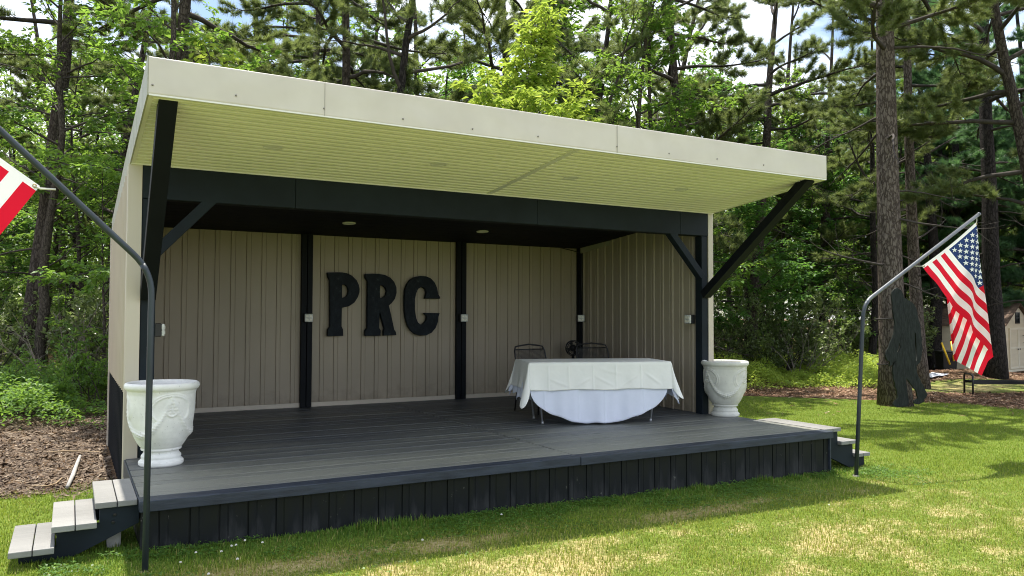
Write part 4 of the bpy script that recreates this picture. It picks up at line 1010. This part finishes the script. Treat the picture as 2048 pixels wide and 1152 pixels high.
def pine_parts(seed, H, r0, cs, nb, Lmax, tuft, dead=8, subs=12, dens=17, droop=-.05, wob=.22, bark='bark_pine', needle='needle', up=.15, upper=.5, trunk=None, sides=12, thin=.62):
    r = np.random.default_rng(seed)
    T = wander((0, 0, -.15), (0, 0, 1), H, 16, r, .035) if trunk is None else np.array(trunk, float)
    rr = r0*(1-np.linspace(0, 1, len(T))**1.15*.88); rr[0] *= 1.35; rr[1] *= 1.06
    mt = MB().tube(T, rr, sides); br = MB(); fo = MB(); pos = []; dr = []
    for i in range(nb+dead):
        if i < nb and r.random() < thin*sstep(.55, .75, cs+(1-cs)*((i+.5)/nb)**.9): continue
        isdead = i >= nb
        t = (cs*.35+(cs*.85)*r.random()) if isdead else cs+(1-cs)*((i+.5)/nb)**.9*.97
        p, td = along(T, np.array([t])); p = p[0]; az = r.uniform(0, 2*math.pi) if isdead else i*2.4+r.normal(0, .5)
        k = (t-cs)/(1-cs); L = Lmax*((.55+.45*min(1, k*4)) if not isdead else .55)*(1-.72*max(0, k-.25)/.75)*r.uniform(.6, 1.1)
        el = (up+upper*max(k, 0)+r.normal(0, .18)); d = (math.cos(az)*math.cos(el), math.sin(az)*math.cos(el), math.sin(el))
        P = wander(p, d, L, 8, r, wob, droop, .05); rb = min(.35*r0, .014+.016*L)*(1 if not isdead else .6)
        br.tube(P, rb*(1-.85*np.linspace(0, 1, 9)), 6, False)
        if i >= nb+int(dead*.0) and isdead:
            for j in range(4):
                q, dd = along(P, np.array([r.uniform(.3, .95)])); Q = wander(q[0], dd[0]/np.linalg.norm(dd[0])+r.normal(0, .7, 3), L*r.uniform(.15, .4), 4, r, .5); br.tube(Q, np.linspace(.008, .003, 5), 4, False)
            continue
        n = max(4, int(subs*L/2)); 
        for j in range(n):
            tt = .28+.72*(j+r.random())/n; q, dd = along(P, np.array([tt])); dd = dd[0]/np.linalg.norm(dd[0])
            side = np.cross(dd, (0, 0, 1)); side /= np.linalg.norm(side)+1e-6
            sd = dd*.7+side*(1 if j % 2 else -1)*r.uniform(.4, 1)+A(0, 0, r.uniform(-.1, .45)); Ls = L*.28*(1.25-tt*.7)*r.uniform(.6, 1.2)+.12
            Q = wander(q[0], sd, Ls, 5, r, .35, 0, .12); br.tube(Q, np.linspace(.010, .004, 6), 4, False)
            nt_ = max(3, int(dens*Ls/.55)); ts = .25+.75*r.random(nt_)**.8; ps, ds = along(Q, ts); pos.append(ps+r.normal(0, .025, ps.shape)); dr.append(ds/np.linalg.norm(ds, axis=1)[:, None]+r.normal(0, .45, ds.shape)+A(0, 0, .25))
            pos.append(Q[-1:]); dr.append((Q[-1:]-Q[-2:-1])/np.linalg.norm(Q[-1]-Q[-2])+A(0, 0, .2))
        pos.append(P[-1:]); dr.append((P[-1:]-P[-2:-1]))
    pos = np.concatenate(pos); dr = np.concatenate(dr); n = len(pos)
    scatter(fo, tuft[0], tuft[1], pos, basis(dr, None, r), r.uniform(.75, 1.3, n), np.clip(.25+.5*fbm(pos[:, 0]*1.3+9, pos[:, 2]*1.3, seed)+r.normal(0, .16, n), 0, 1))
    return [('trunk', join(mt, br), [bark, 'twig_bark'], True), ('crown', fo, needle, False)]
def broad_parts(seed, H, r0, cs, nb, Lmax, leaf, lsize, per, flat=.8, bark='bark_smooth', mat='leaf', wob=.25, el0=.25, lean=.06, subs=8, spread=1., trunk=None):
    r = np.random.default_rng(seed)
    T = wander((0, 0, -.1), (0, 0, 1), H, 14, r, lean) if trunk is None else along(np.array(trunk, float), np.linspace(0, 1, 15))[0]; mt = MB().tube(T, r0*(1-np.linspace(0, 1, 15)*.88)*np.r_[1.25, np.ones(14)], 9); br = MB(); fo = MB()
    pos = []; dr = []
    for i in range(nb):
        t = cs+(1-cs)*(i+.5)/nb*.98; p, _ = along(T, np.array([t])); az = i*2.4+r.normal(0, .4); k = (t-cs)/(1-cs)
        L = Lmax*(.6+.5*math.sin(min(1, k*1.25+.1)*math.pi*.85))*r.uniform(.65, 1.1)*(1.05-.6*k); el = el0+.7*k+r.normal(0, .15)
        P = wander(p[0], (math.cos(az)*math.cos(el), math.sin(az)*math.cos(el), math.sin(el)), L, 7, r, wob, 0, .02); br.tube(P, (.006+.010*L)*(1-.85*np.linspace(0, 1, 8)), 5, False)
        n = max(4, int(subs*L/1.6))
        for j in range(n):
            tt = .2+.8*(j+r.random())/n; q, dd = along(P, np.array([tt])); dd = dd[0]/np.linalg.norm(dd[0]); side = np.cross(dd, (0, 0, 1)); side /= np.linalg.norm(side)+1e-6
            Ls = L*.36*(1.2-.6*tt)*r.uniform(.6, 1.2)+.12; Q = wander(q[0], dd*.6+side*(1 if j % 2 else -1)*r.uniform(.5, 1)+A(0, 0, r.uniform(-.25, .35)*spread), Ls, 4, r, .3); br.tube(Q, np.linspace(.006, .0025, 5), 4, False)
            m_ = max(4, int(per*Ls/.5)); ts = .1+.9*r.random(m_); ps, ds = along(Q, ts); ds = ds/np.linalg.norm(ds, axis=1)[:, None]
            az2 = r.uniform(0, 2*math.pi, m_); h = np.stack([np.cos(az2), np.sin(az2), r.normal(0, .35, m_)-.25], -1)
            pos.append(ps+h*.03+r.normal(0, .02*spread, ps.shape)); dr.append(h+ds*.5)
    pos = np.concatenate(pos); dr = np.concatenate(dr); n = len(pos)
    nrm = np.stack([r.normal(0, 1-flat+.15, n), r.normal(0, 1-flat+.15, n), np.ones(n)], -1)
    rot = basis(dr, nrm, r)
    scatter(fo, leaf[0], leaf[1], pos, rot, lsize*r.uniform(.6, 1.25, n), np.clip(.2+.55*fbm(pos[:, 0]*1.5+3, pos[:, 2]*1.5+pos[:, 1], seed)+r.normal(0, .18, n), 0, 1))
    return [('trunk', join(mt, br), [bark, 'twig_bark'], True), ('crown', fo, mat, False)]
def shrub_parts(seed, H, ns, leaf, lsize, per, mat, spread=.6, flat=.6, bark='twig_bark', whorl=False):
    r = np.random.default_rng(seed); br = MB(); fo = MB(); pos = []; dr = []
    for i in range(ns):
        az = r.uniform(0, 2*math.pi); el = r.uniform(.9, 1.45); h = H*r.uniform(.65, 1.1)
        P = wander((r.normal(0, .12), r.normal(0, .12), -.05), (math.cos(az)*math.cos(el)*spread*1.6, math.sin(az)*math.cos(el)*spread*1.6, math.sin(el)), h, 8, r, .28); br.tube(P, .011*H**.5*(1-.75*np.linspace(0, 1, 9)), 5, False)
        for j in range(11):
            tt = .22+.78*(j+r.random())/11; q, dd = along(P, np.array([tt])); Ls = h*.30*r.uniform(.5, 1.2)*(1.2-.6*tt)
            Q = wander(q[0], dd[0]/np.linalg.norm(dd[0])*.5+r.normal(0, .75, 3)+A(0, 0, .2), Ls, 4, r, .4); br.tube(Q, np.linspace(.005, .002, 5), 4, False)
            if per:
                m_ = max(4, int(per*Ls/.5)); ts = r.random(m_)**.55; ps, ds = along(Q, ts); pos.append(ps+r.normal(0, .03, ps.shape)); dr.append(ds/np.linalg.norm(ds, axis=1)[:, None]+r.normal(0, .7, ds.shape)+A(0, 0, .1))
    out = [('stems', br, bark, True)]
    if per:
        pos = np.concatenate(pos); dr = np.concatenate(dr); n = len(pos); nrm = np.stack([r.normal(0, 1-flat, n), r.normal(0, 1-flat, n), np.ones(n)], -1)
        scatter(fo, leaf[0], leaf[1], pos, basis(dr, nrm, r), lsize*r.uniform(.6, 1.25, n), np.clip(.2+.6*fbm(pos[:, 0]*2, pos[:, 2]*2+pos[:, 1], seed)+r.normal(0, .18, n), 0, 1)); out.append(('foliage', fo, mat, False))
    return out
PROTO = {}
def plant(key, maker, name, cat, px, w, lab, sc=1., rz=0., lean=(0, 0), group=None, zoff=0., xy=None):
    x, y = spot(px, w) if xy is None else xy; e = empty(name, (x, y, float(gz(x, y))+zoff), lab, cat, group, rz)
    e.scale = (sc,)*3
    # lean: to the right (+) and away (+), as seen from the stage front
    e.rotation_mode = 'QUATERNION'
    from mathutils import Quaternion
    q = Quaternion(Vector(Rt0), lean[1]*-1) @ Quaternion(Vector(Fh), lean[0]) @ Quaternion((0, 0, 1), rz); e.rotation_quaternion = q
    if key not in PROTO: PROTO[key] = [(nm, mb_.build(nm, mt, e, sm).data) for nm, mb_, mt, sm in maker()]
    else:
        for nm, me_ in PROTO[key]: link(nm, me_, e)
    return e
PI2 = 2*math.pi
pineA = lambda: pine_parts(11, 15, .17, .24, 34, 3.6, TUFT, 8, 12, 17)
pineB = lambda: pine_parts(12, 14, .15, .20, 36, 3.4, TUFT, 8, 12, 17, -.09, .28)
pineC = lambda: pine_parts(13, 16, .19, .42, 26, 3.4, TUFT, 14, 12, 16, -.03, .3)
pineD = lambda: pine_parts(14, 13, .13, .30, 26, 3.0, TUFT, 16, 9, 10, .02, .36, 'bark_dark')
whiteP = lambda: pine_parts(15, 14, .16, .10, 46, 3.5, TUFT_S, 4, 14, 22, -.06, .16, 'bark_dark', 'needle_blue', .12, .35)
STRAIGHT = lambda H, b: [(b*math.sin(t*5), b*math.cos(t*4)-b, -.15+H*t) for t in np.linspace(0, 1, 17)]
bigP = lambda: pine_parts(16, 17, .27, .40, 26, 4.6, TUFT, 9, 12, 18, -.10, .26, 'bark_hero', 'needle', .05, .5, STRAIGHT(17, .06), 20)
midP = lambda: pine_parts(17, 16, .165, .36, 24, 3.6, TUFT, 10, 12, 17, -.07, .26, 'bark_hero', 'needle', .05, .5, STRAIGHT(16, .08), 14)
darkP = lambda: pine_parts(18, 15, .24, .36, 26, 3.6, TUFT_S, 6, 12, 18, -.06, .2, 'bark_dark', 'needle_blue', .1, .4)
oakA = lambda: broad_parts(21, 11, .11, .22, 24, 2.6, LEAF, .135, 30)
CR = [(Rt0[0]*(px-75)*16.2/FPX, Rt0[1]*(px-75)*16.2/FPX, (795-py)*16.2/FPX) for px, py in ((75, 805), (78, 740), (84, 660), (90, 610), (83, 570), (88, 500), (97, 430), (110, 340), (117, 270), (110, 180), (106, 90), (107, 0), (112, -120), (118, -260), (120, -400))]
crook = lambda: broad_parts(28, 11, .125, .42, 20, 2.4, LEAF, .135, 28, trunk=CR)
oakB = lambda: broad_parts(22, 9, .085, .12, 26, 2.3, LEAF, .13, 30)
mapA = lambda: broad_parts(23, 8, .085, .12, 26, 2.7, LEAF, .13, 34, .88, 'bark_smooth', 'leaf_maple', .2, .12)
yelA = lambda: broad_parts(24, 6.6, .06, .34, 30, 1.75, LONG, .15, 58, .45, 'bark_smooth', 'leaf_yellow', .25, .55, .05, 8, 1.3)
sapA = lambda: broad_parts(25, 5, .04, .15, 18, 1.4, LEAF, .12, 30, .8, 'bark_smooth', 'leaf')
lauA = lambda: shrub_parts(31, 2.3, 11, LEAF, .10, 30, 'leaf_laurel')
lauB = lambda: shrub_parts(32, 1.8, 10, LEAF, .095, 30, 'leaf_laurel', .8)
busA = lambda: shrub_parts(33, 1.5, 12, LEAF, .085, 34, 'leaf', .8)
lowA = lambda: shrub_parts(34, .75, 14, LEAF, .06, 26, 'leaf_low', 1.0)
deadA = lambda: shrub_parts(35, 2.2, 8, None, 0, 0, None, .9, bark='twig_grey')
# --- the trees, one by one: key, px, distance, label, scale, spin, lean
P_ = lambda *a, **k: plant(*a, **k)
pl = 'pine_tree'; br_ = 'broadleaf_tree'
P_('bigP', bigP, pl, 'tree', 1788, 16.3, 'massive pine with plated bark that the cut-out figure leans on', 1., 1.0, (-.022, 0))
P_('midP', midP, pl, 'tree', 1842, 20.2, 'second tall pine just right of the massive pine', 1., 2.2, (-.025, 0))
P_('pineA', pineA, pl, 'tree', 2120, 17.5, 'pine trunk cut by the right edge of the photo above the shed', 1.05, .6, (-.07, 0))
P_('darkP', darkP, pl, 'tree', 1988, 22.4, 'dark soft-needled white pine standing directly in front of the shed', 1.1, .3)
P_('darkP', darkP, pl, 'tree', 1868, 27.2, 'dark white pine behind the black bin', .9, 2.3)
P_('whiteP', whiteP, pl, 'tree', 2130, 26, 'white pine beyond the right edge behind the shed', 1.1, 4.1)
P_('pineC', pineC, pl, 'tree', 1493, 24.0, 'straight dark pine trunk rising above the right urn', 1., .2)
P_('pineD', pineD, pl, 'tree', 1742, 25.0, 'thin dark pine just left of the massive pine', .95, 1.2, (.02, 0))
P_('pineB', pineB, pl, 'tree', 1640, 29.0, 'olive pine far behind the maple and right of the roof end', 1.05, 3.2)
P_('pineA', pineA, pl, 'tree', 1560, 33.0, 'distant olive pine between the right strut and the massive pine', 1.1, 2.)
P_('pineB', pineB, pl, 'tree', 1385, 21.0, 'spreading pine whose boughs hang over the right end of the roof', 1.1, .9)
P_('pineD', pineD, pl, 'tree', 1160, 17.4, 'nearly black forked trunk right of the bright yellow green sapling', .95, 4.0, (.01, 0))
P_('pineA', pineA, pl, 'tree', 992, 19.0, 'grey pine trunk standing behind the bright yellow green sapling', 1., 5.0)
P_('pineD', pineD, pl, 'tree', 758, 17.0, 'many branched dark pine second right of the seam above the letter P', 1.05, 2.8)
P_('pineB', pineB, pl, 'tree', 703, 18.2, 'leaning pine with thick trunk above the letters P and R', 1.05, 1.7, (.03, 0))
P_('pineC', pineC, pl, 'tree', 374, 17.2, 'thick pine trunk above the left end of the roof', 1.0, 4.4, (.035, 0))
P_('pineB', pineB, pl, 'tree', 520, 22.0, 'pine with tangled boughs behind the left half of the roof', 1.05, .3)
P_('pineA', pineA, pl, 'tree', 215, 22.5, 'pine with drooping dark boughs left of the roof corner', 1., 3.9)
P_('pineC', pineC, pl, 'tree', 47, 17.2, 'thick dark pine trunk near the left edge behind the crooked tree', 1.05, 1.1, (.01, 0))
P_('pineB', pineB, pl, 'tree', -110, 21.5, 'pine just beyond the left edge of the photo', 1., 2.9)
P_('pineA', pineA, pl, 'tree', 860, 26.0, 'distant pine in the sky gap above the middle of the roof', 1.0, 1.5)
P_('pineC', pineC, pl, 'tree', 1290, 28.0, 'distant pine behind the thin leafed trees right of the sapling', 1.0, 5.5)
P_('pineB', pineB, pl, 'tree', 1950, 33.0, 'distant pine filling the gap above the shed roof', 1.15, 5.0)
P_('pineA', pineA, pl, 'tree', 130, 30.0, 'distant pine seen between the two left trunks', 1.1, .8)
P_('crook', crook, br_, 'tree', 75, 16.2, 'crooked slender leafy tree in front of the dark left pine', 1., 0.)
P_('oakB', oakB, br_, 'tree', -75, 18.8, 'leafy tree with thin trunk at the left edge behind the flag', 1.05, 2.5)
P_('oakA', oakA, br_, 'tree', 338, 14.8, 'slim grey leafy trunk rising just behind the left roof corner', .98, 3.6)
P_('oakB', oakB, br_, 'tree', 170, 20.5, 'bushy green tree between the crooked tree and the tan wall', .95, 1.3)
P_('mapA', mapA, br_, 'tree', 1500, 24.2, 'maple with flat layered green sprays behind the right strut', 1.15, .6)
P_('mapA', mapA, br_, 'tree', 1600, 28.0, 'smaller maple deeper in the wood right of the strut maple', .85, 2.6)
P_('yelA', yelA, br_, 'tree', 1020, 15.0, 'bright yellow green sapling sticking up behind the middle of the roof', 1.1, .4)
P_('yelA2', lambda: broad_parts(26, 5.4, .05, .35, 18, 1.25, LONG, .145, 52, .45, 'bark_smooth', 'leaf_yellow', .25, .6, .05, 8, 1.3), br_, 'tree', 1130, 14.8, 'second yellow green sapling leaning right at the sapling clump', 1.1, 2.0, (.04, 0))
P_('oakA', oakA, br_, 'tree', 1240, 17.5, 'thin leafed green tree right of the black forked trunk', 1.0, 5.2)
P_('oakB', oakB, br_, 'tree', 1330, 18.5, 'leafy tree whose crown shows above the right third of the roof', 1.15, .9)
P_('yelA3', lambda: broad_parts(27, 5.9, .05, .5, 12, 1.3, LEAF, .15, 22, .6, 'bark_smooth', 'leaf_yellow', .25, .4), br_, 'tree', 480, 14.5, 'yellow green leafy boughs above the left part of the roof', 1.12, 1.0)
P_('sapA', sapA, br_, 'tree', 1690, 25.5, 'young leafy tree beside the right flagpole among the laurels', .85, .2)
P_('sapA', sapA, br_, 'tree', 208, 15.6, 'young leafy tree tight against the left wall of the stage', .95, 2.2)
for (k, mk, px, w, sc, rz, lab) in (
    ('oakB', oakB, 90, 24.5, 1.25, 4.0, 'leafy tree deep in the wood left of the pine with drooping boughs'), ('mapA', mapA, -20, 22.5, 1.2, 1.0, 'layered leafy tree behind the thin trunk at the left edge'),
    ('mapA', mapA, 250, 25.0, 1.2, 3.3, 'layered leafy tree behind the roof corner and the slim grey trunk'), ('oakB', oakB, 440, 25.5, 1.3, 5.1, 'leafy tree behind the pine with tangled boughs'),
    ('oakA', oakA, 620, 27.0, 1.2, .3, 'leafy tree low behind the roof above the letter P'), ('mapA', mapA, 880, 22.0, 1.1, 2.2, 'leafy tree left of the yellow green sapling behind the roof'),
    ('oakB', oakB, 1100, 23.0, 1.2, 3.9, 'leafy tree behind the black forked trunk'), ('oakA', oakA, 1190, 21.0, 1.15, 1.9, 'fine leafed tree between the black trunk and the roof pines'),
    ('mapA', mapA, 1400, 24.0, 1.25, 4.6, 'layered leafy tree behind the right end of the roof'), ('oakB', oakB, 1460, 27.5, 1.3, .8, 'leafy tree deep behind the right urn'),
    ('oakB', oakB, 1550, 29.0, 1.2, 2.9, 'leafy tree deep in the wood above the bright low bushes'), ('mapA', mapA, 1680, 28.0, 1.15, 5.9, 'layered leafy tree deep between the flagpole and the massive pine'),
    ('oakB', oakB, 540, 24.0, 1.3, 2.4, 'leafy tree behind the left third of the roof'), ('oakA', oakA, 700, 23.5, 1.25, 4.4, 'leafy tree behind the trunks above the letter R'), ('mapA', mapA, 820, 26.5, 1.35, .7, 'layered leafy tree in the gap above the letter C'),
    ('oakB', oakB, 960, 25.0, 1.4, 5.6, 'leafy tree deep behind the grey pine at the sapling'), ('oakB', oakB, 1250, 25.5, 1.35, 1.2, 'leafy tree deep behind the thin leafed green tree'),
    ('oakB', oakB, 1800, 31.0, 1.3, 1.4, 'leafy tree seen between the massive pine and its neighbour'), ('whiteP', whiteP, 1750, 34.0, 1.2, 3.0, 'blue green white pine far behind the massive pine'),
    ('whiteP', whiteP, 2170, 29.5, 1.1, 2.6, 'blue green white pine at the right edge beside the shed'), ('whiteP', whiteP, 1900, 31.0, 1.1, .4, 'blue green white pine behind the bin and the flag'),
    ('whiteP', whiteP, 1930, 29.5, 1.2, 5.2, 'blue green white pine above the left part of the shed roof'), ('whiteP', whiteP, 2060, 30.5, 1.2, 1.2, 'blue green white pine behind the shed gable'),
    ('pineB', pineB, 610, 21.0, 1.05, 3.5, 'dense olive pine between the leaning pine and the roof corner'), ('pineA', pineA, 1090, 25.5, 1.1, 2.5, 'olive pine deep behind the sapling clump'),
    ('pineA', pineA, 300, 27.0, 1.1, 4.9, 'olive pine behind the slim grey trunk at the roof corner')):
    P_(k, mk, br_ if k[:4] in ('oakB', 'mapA', 'oakA') else pl, 'tree', px, w, lab, sc, rz)
# shrubs
sh_ = [('lauA', lauA, 1575, 24.0, 1.15, 'tall pale leaved laurel in the middle of the right thicket'), ('lauB', lauB, 1640, 24.6, 1.2, 'laurel bush right of the tall pale laurel'), ('lauA', lauA, 1700, 26.0, 1.15, 'laurel bush just left of the massive pine'),
       ('lauB', lauB, 1535, 23.6, 1.1, 'laurel bush right of the straight dark pine'), ('lauA', lauA, 1450, 22.8, 1.1, 'laurel bush behind the right urn'), ('lauA', lauA, 172, 16.6, 1.1, 'laurel bush with glinting leaves left of the tan side wall'),
       ('lauB', lauB, -12, 16.2, 1.15, 'laurel bush at the left edge below the striped flag'), ('lauA', lauA, -70, 17.2, 1.2, 'laurel bush mostly beyond the left edge'), ('busA', busA, 190, 14.2, .9, 'green bush next to the black base panel'),
       ('busA', busA, 118, 13.0, .6, 'green bush in front of the crooked tree foot'), ('busA', busA, 8, 12.9, .7, 'low green bush at the left edge near the dirt'), ('lauB', lauB, 215, 18.0, 1.2, 'tall laurel against the rear edge of the tan wall'),
       ('deadA', deadA, 120, 15.4, 1., 'tangle of bare grey twigs between the left trunks and the wall'), ('deadA', deadA, 190, 15.9, 1.1, 'tangle of bare twigs close to the tan wall'), ('deadA', deadA, 30, 17.0, 1.1, 'bare twig tangle at the foot of the dark left pine'), ('deadA', deadA, 1600, 23.0, 1., 'bare twiggy shrub among the right laurels'),
       ('busA', busA, 1900, 29, 1.2, 'dark bush behind the bin'), ('lauA', lauA, 1820, 26.5, 1.1, 'laurel seen between the two big pine trunks'), ('lauB', lauB, 1755, 27, 1.25, 'laurel behind the foot of the massive pine')]
for i, (k, mk, px, w, sc, lab) in enumerate(sh_):
    P_(k, mk, 'bare_shrub' if k == 'deadA' else 'shrub', 'shrub', px, w, lab, sc, i*1.7)

# low bushes: a carpet nobody could count
def carpet(regs, mat, label):
    r = np.random.default_rng(44); pos = []; H = []
    def region(pxa, pxb, wa, wb, n):
        px = r.uniform(pxa, pxb, n); w = r.uniform(wa, wb, n); D = Fh[None]*w[:, None]+Rt0[None]*((px-1024)/FPX*w)[:, None]; return CAM[0]+D[:, 0], CAM[1]+D[:, 1], w
    fo = MB(); X = []; Y = []; Z = []
    for (a, b, w0, w1, n) in regs:
        x, y, w = region(a, b, w0, w1, n); cl = fbm(x*.9, y*.9, 71); edge = sstep(w0, w0+1.6, w+(cl-.5)*2.4)
        keep = (cl > .29) & (r.random(n) < edge) & ~((x > -.15) & (x < 7.5) & (y < 5.6)); x, y, cl, edge = x[keep], y[keep], cl[keep], edge[keep]
        top = (.25+.75*sstep(.29, .7, cl))*(.35+.65*edge)*(.55+.6*vnoise(x*3.1, y*3.1, 73))
        X.append(x); Y.append(y); Z.append(gz(x, y)+top*.8*r.random(len(x))**.45)
    x = np.concatenate(X); y = np.concatenate(Y); z = np.concatenate(Z); n = len(x)
    az = r.uniform(0, PI2, n); d = np.stack([np.cos(az), np.sin(az), r.normal(0, .4, n)], -1); nr = np.stack([r.normal(0, .45, n), r.normal(0, .45, n), np.ones(n)], -1)
    scatter(fo, LEAF[0], LEAF[1], np.stack([x, y, z], -1), basis(d, nr, r), r.uniform(.04, .085, n), np.clip(.2+.6*fbm(x*1.6, y*1.6, 74)+r.normal(0, .16, n), 0, 1))
    o = fo.build('undergrowth', mat); tag(o, label, 'undergrowth', None, 'stuff')
carpet(((-300, 232, 11.0, 20, 50000), (232, 1405, 15.5, 22, 5000)), 'leaf', 'mid green low bushes on the woodland floor left of and behind the stage')
carpet(((1405, 1765, 19.4, 29, 70000), (1830, 2300, 27.5, 34, 14000)), 'leaf_low', 'bright yellow green low bushes on the woodland floor right of the stage')
def clover():
    r = np.random.default_rng(66); n = 9000; x = r.uniform(-.6, 8.2, n); y = -np.abs(r.normal(0, .42, n))+.0; k = (fbm(x*1.6, y*1.9, 91) > .50); x, y = x[k], y[k]; n = len(x)
    m = MB(); az = r.uniform(0, PI2, n); P = np.stack([x, y, gz(x, y)+r.uniform(.008, .045, n)], -1)
    for q in range(3):
        a = az+q*PI2/3; d = np.stack([np.cos(a), np.sin(a), r.normal(.1, .2, n)], -1); nr = np.stack([r.normal(0, .25, n), r.normal(0, .25, n), np.ones(n)], -1)
        scatter(m, [(0, 0, 0), (-.42, .6, .02), (0, 1, 0), (.42, .6, .02)], [(0, 3, 2), (0, 2, 1)], P, basis(d, nr, r), r.uniform(.012, .022, n), r.random(n))
    tag(m.build('clover_leaves', 'leaf'), 'low clover leaves in the grass along the black skirt', 'clover', None, 'stuff')
clover()
def far_wood():
    r = np.random.default_rng(55); fo = MB(); tr = MB()
    for i in range(150):
        px = r.uniform(-500, 2600); w = r.uniform(31, 58); x, y = spot(px, w); h = r.uniform(9, 13); z = float(gz(x, y))
        tr.tube(wander((x, y, z-.1), (r.normal(0, .03), r.normal(0, .03), 1), h, 5, r, .04), np.linspace(r.uniform(.10, .2), .03, 6), 6, False)
    n = 150000; px = r.uniform(-500, 2600, n); w = np.concatenate([r.uniform(30, 60, n*3//4), r.uniform(76, 95, n-n*3//4)])
    D = Fh[None]*w[:, None]+Rt0[None]*((px-1024)/FPX*w)[:, None]; x = CAM[0]+D[:, 0]; y = CAM[1]+D[:, 1]
    cl = fbm(px*.012, w*.16, 56); top = (7.8+6.5*cl)*np.where(w > 70, 1.9, 1.)
    hz = r.random(n); low = np.where((px > 1380) & (w < 62), 2.6+.6*vnoise(px*.02, w, 3), .1); thick = (px > 1380) & (w < 62) & (r.random(n) < .06)
    z = gz(x, y)+np.where(thick, .1+.9*hz, low+(top-low)*hz); g = fbm(px*.05, z*.8+w*.4, 57); ok = g > .33
    x, y, z, g = x[ok], y[ok], z[ok], g[ok]; n = len(x)
    k = 4; P = np.repeat(np.stack([x, y, z], -1), k, 0)+r.normal(0, .28, (n*k, 3)); d = r.normal(size=(n*k, 3)); nr = np.stack([r.normal(0, .6, n*k), r.normal(0, .6, n*k), np.ones(n*k)], -1)
    scatter(fo, LEAF[0], LEAF[1], P, basis(d, nr, r), r.uniform(.16, .34, n*k), np.clip(np.repeat(g, k)*1.0-.1+r.normal(0, .15, n*k), 0, 1))
    o = fo.build('far_wood', ['leaf_far', 'bark_dark']); tag(o, 'far mixed wood of pines and leafy trees closing the background', 'wood', None, 'stuff')
    t = tr.build('far_wood_trunks', 'bark_dark', o, True); t['kind'] = 'stuff'
far_wood()

# ------------------------------------------------------------------ straps on the big pine
for (a, b, lab) in (((1755, 636), (1786, 638), 'upper dark strap tying the cut-out figure to the massive pine'), ((1752, 728), (1782, 736), 'lower dark strap tying the cut-out figure to the massive pine')):
    c = spot(1772 if a[1] < 700 else 1780, 16.3); z = atw(1770, a[1]+2, 16.0)[2]; an = np.linspace(0, PI2, 33)
    # follow the trunk
    px_c = 1788+(629+180-a[1])*-.0; tz = z-float(gz(*spot(1788, 16.3)))
    x0, y0 = spot(1788, 16.3); lean = -.035*tz; cx, cy = x0+Rt0[0]*lean*-1*-1, y0+Rt0[1]*lean
    m = MB().tube(np.stack([cx+.30*np.cos(an), cy+.30*np.sin(an), z+.01*np.sin(an*2)], -1), .014, 6, False)
    tag(m.build('strap', 'strap', None, True), lab, 'strap', 'straps round the massive pine')

# ------------------------------------------------------------------ light
SUN = Vector((.03, .287, 1.0)).normalized()
ld = bpy.data.lights.new('sun', 'SUN'); lo = bpy.data.objects.new('sun', ld); col.objects.link(lo)
lo.location = (0, 20, 40); lo.rotation_euler = SUN.to_track_quat('Z', 'Y').to_euler(); ld.energy = 5.0; ld.angle = R_(.55); ld.color = (1., .94, .84)
wd = bpy.data.worlds.new('World'); scene.world = wd; wd.use_nodes = True; nt = wd.node_tree; bg = nt.nodes['Background']
sk = nt.nodes.new('ShaderNodeTexSky'); sk.sky_type = 'NISHITA'; sk.sun_disc = False; sk.sun_elevation = math.asin(SUN.z); sk.sun_rotation = math.atan2(SUN.x, SUN.y); sk.air_density = 1.; sk.dust_density = 1.2; sk.ozone_density = 1.2
tc = nt.nodes.new('ShaderNodeTexCoord'); mp = nt.nodes.new('ShaderNodeMapping'); mp.inputs['Scale'].default_value = (1, 1, 2.4); nt.links.new(tc.outputs['Generated'], mp.inputs[0])
nz = nt.nodes.new('ShaderNodeTexNoise'); nz.inputs['Scale'].default_value = 3.2; nz.inputs['Detail'].default_value = 8; nz.inputs['Roughness'].default_value = .58; nt.links.new(mp.outputs[0], nz.inputs['Vector'])
cm = ramp(nt, nz.outputs['Fac'], [(.40, (0, 0, 0)), (.66, (1, 1, 1))])
nt.links.new(mixc(nt, cm, sk.outputs[0], (11., 11.2, 11.6)), bg.inputs['Color']); bg.inputs['Strength'].default_value = .12
vs = scene.view_settings; vs.view_transform = 'Standard'; vs.look = 'None'; vs.gamma = 1; vs.exposure = .92
scene.cycles.max_bounces = 8; scene.cycles.diffuse_bounces = 4; scene.cycles.transparent_max_bounces = 8; scene.cycles.transmission_bounces = 4; scene.cycles.sample_clamp_indirect = 6
scene.cycles.use_denoising = True; scene.cycles.filter_width = 1.05
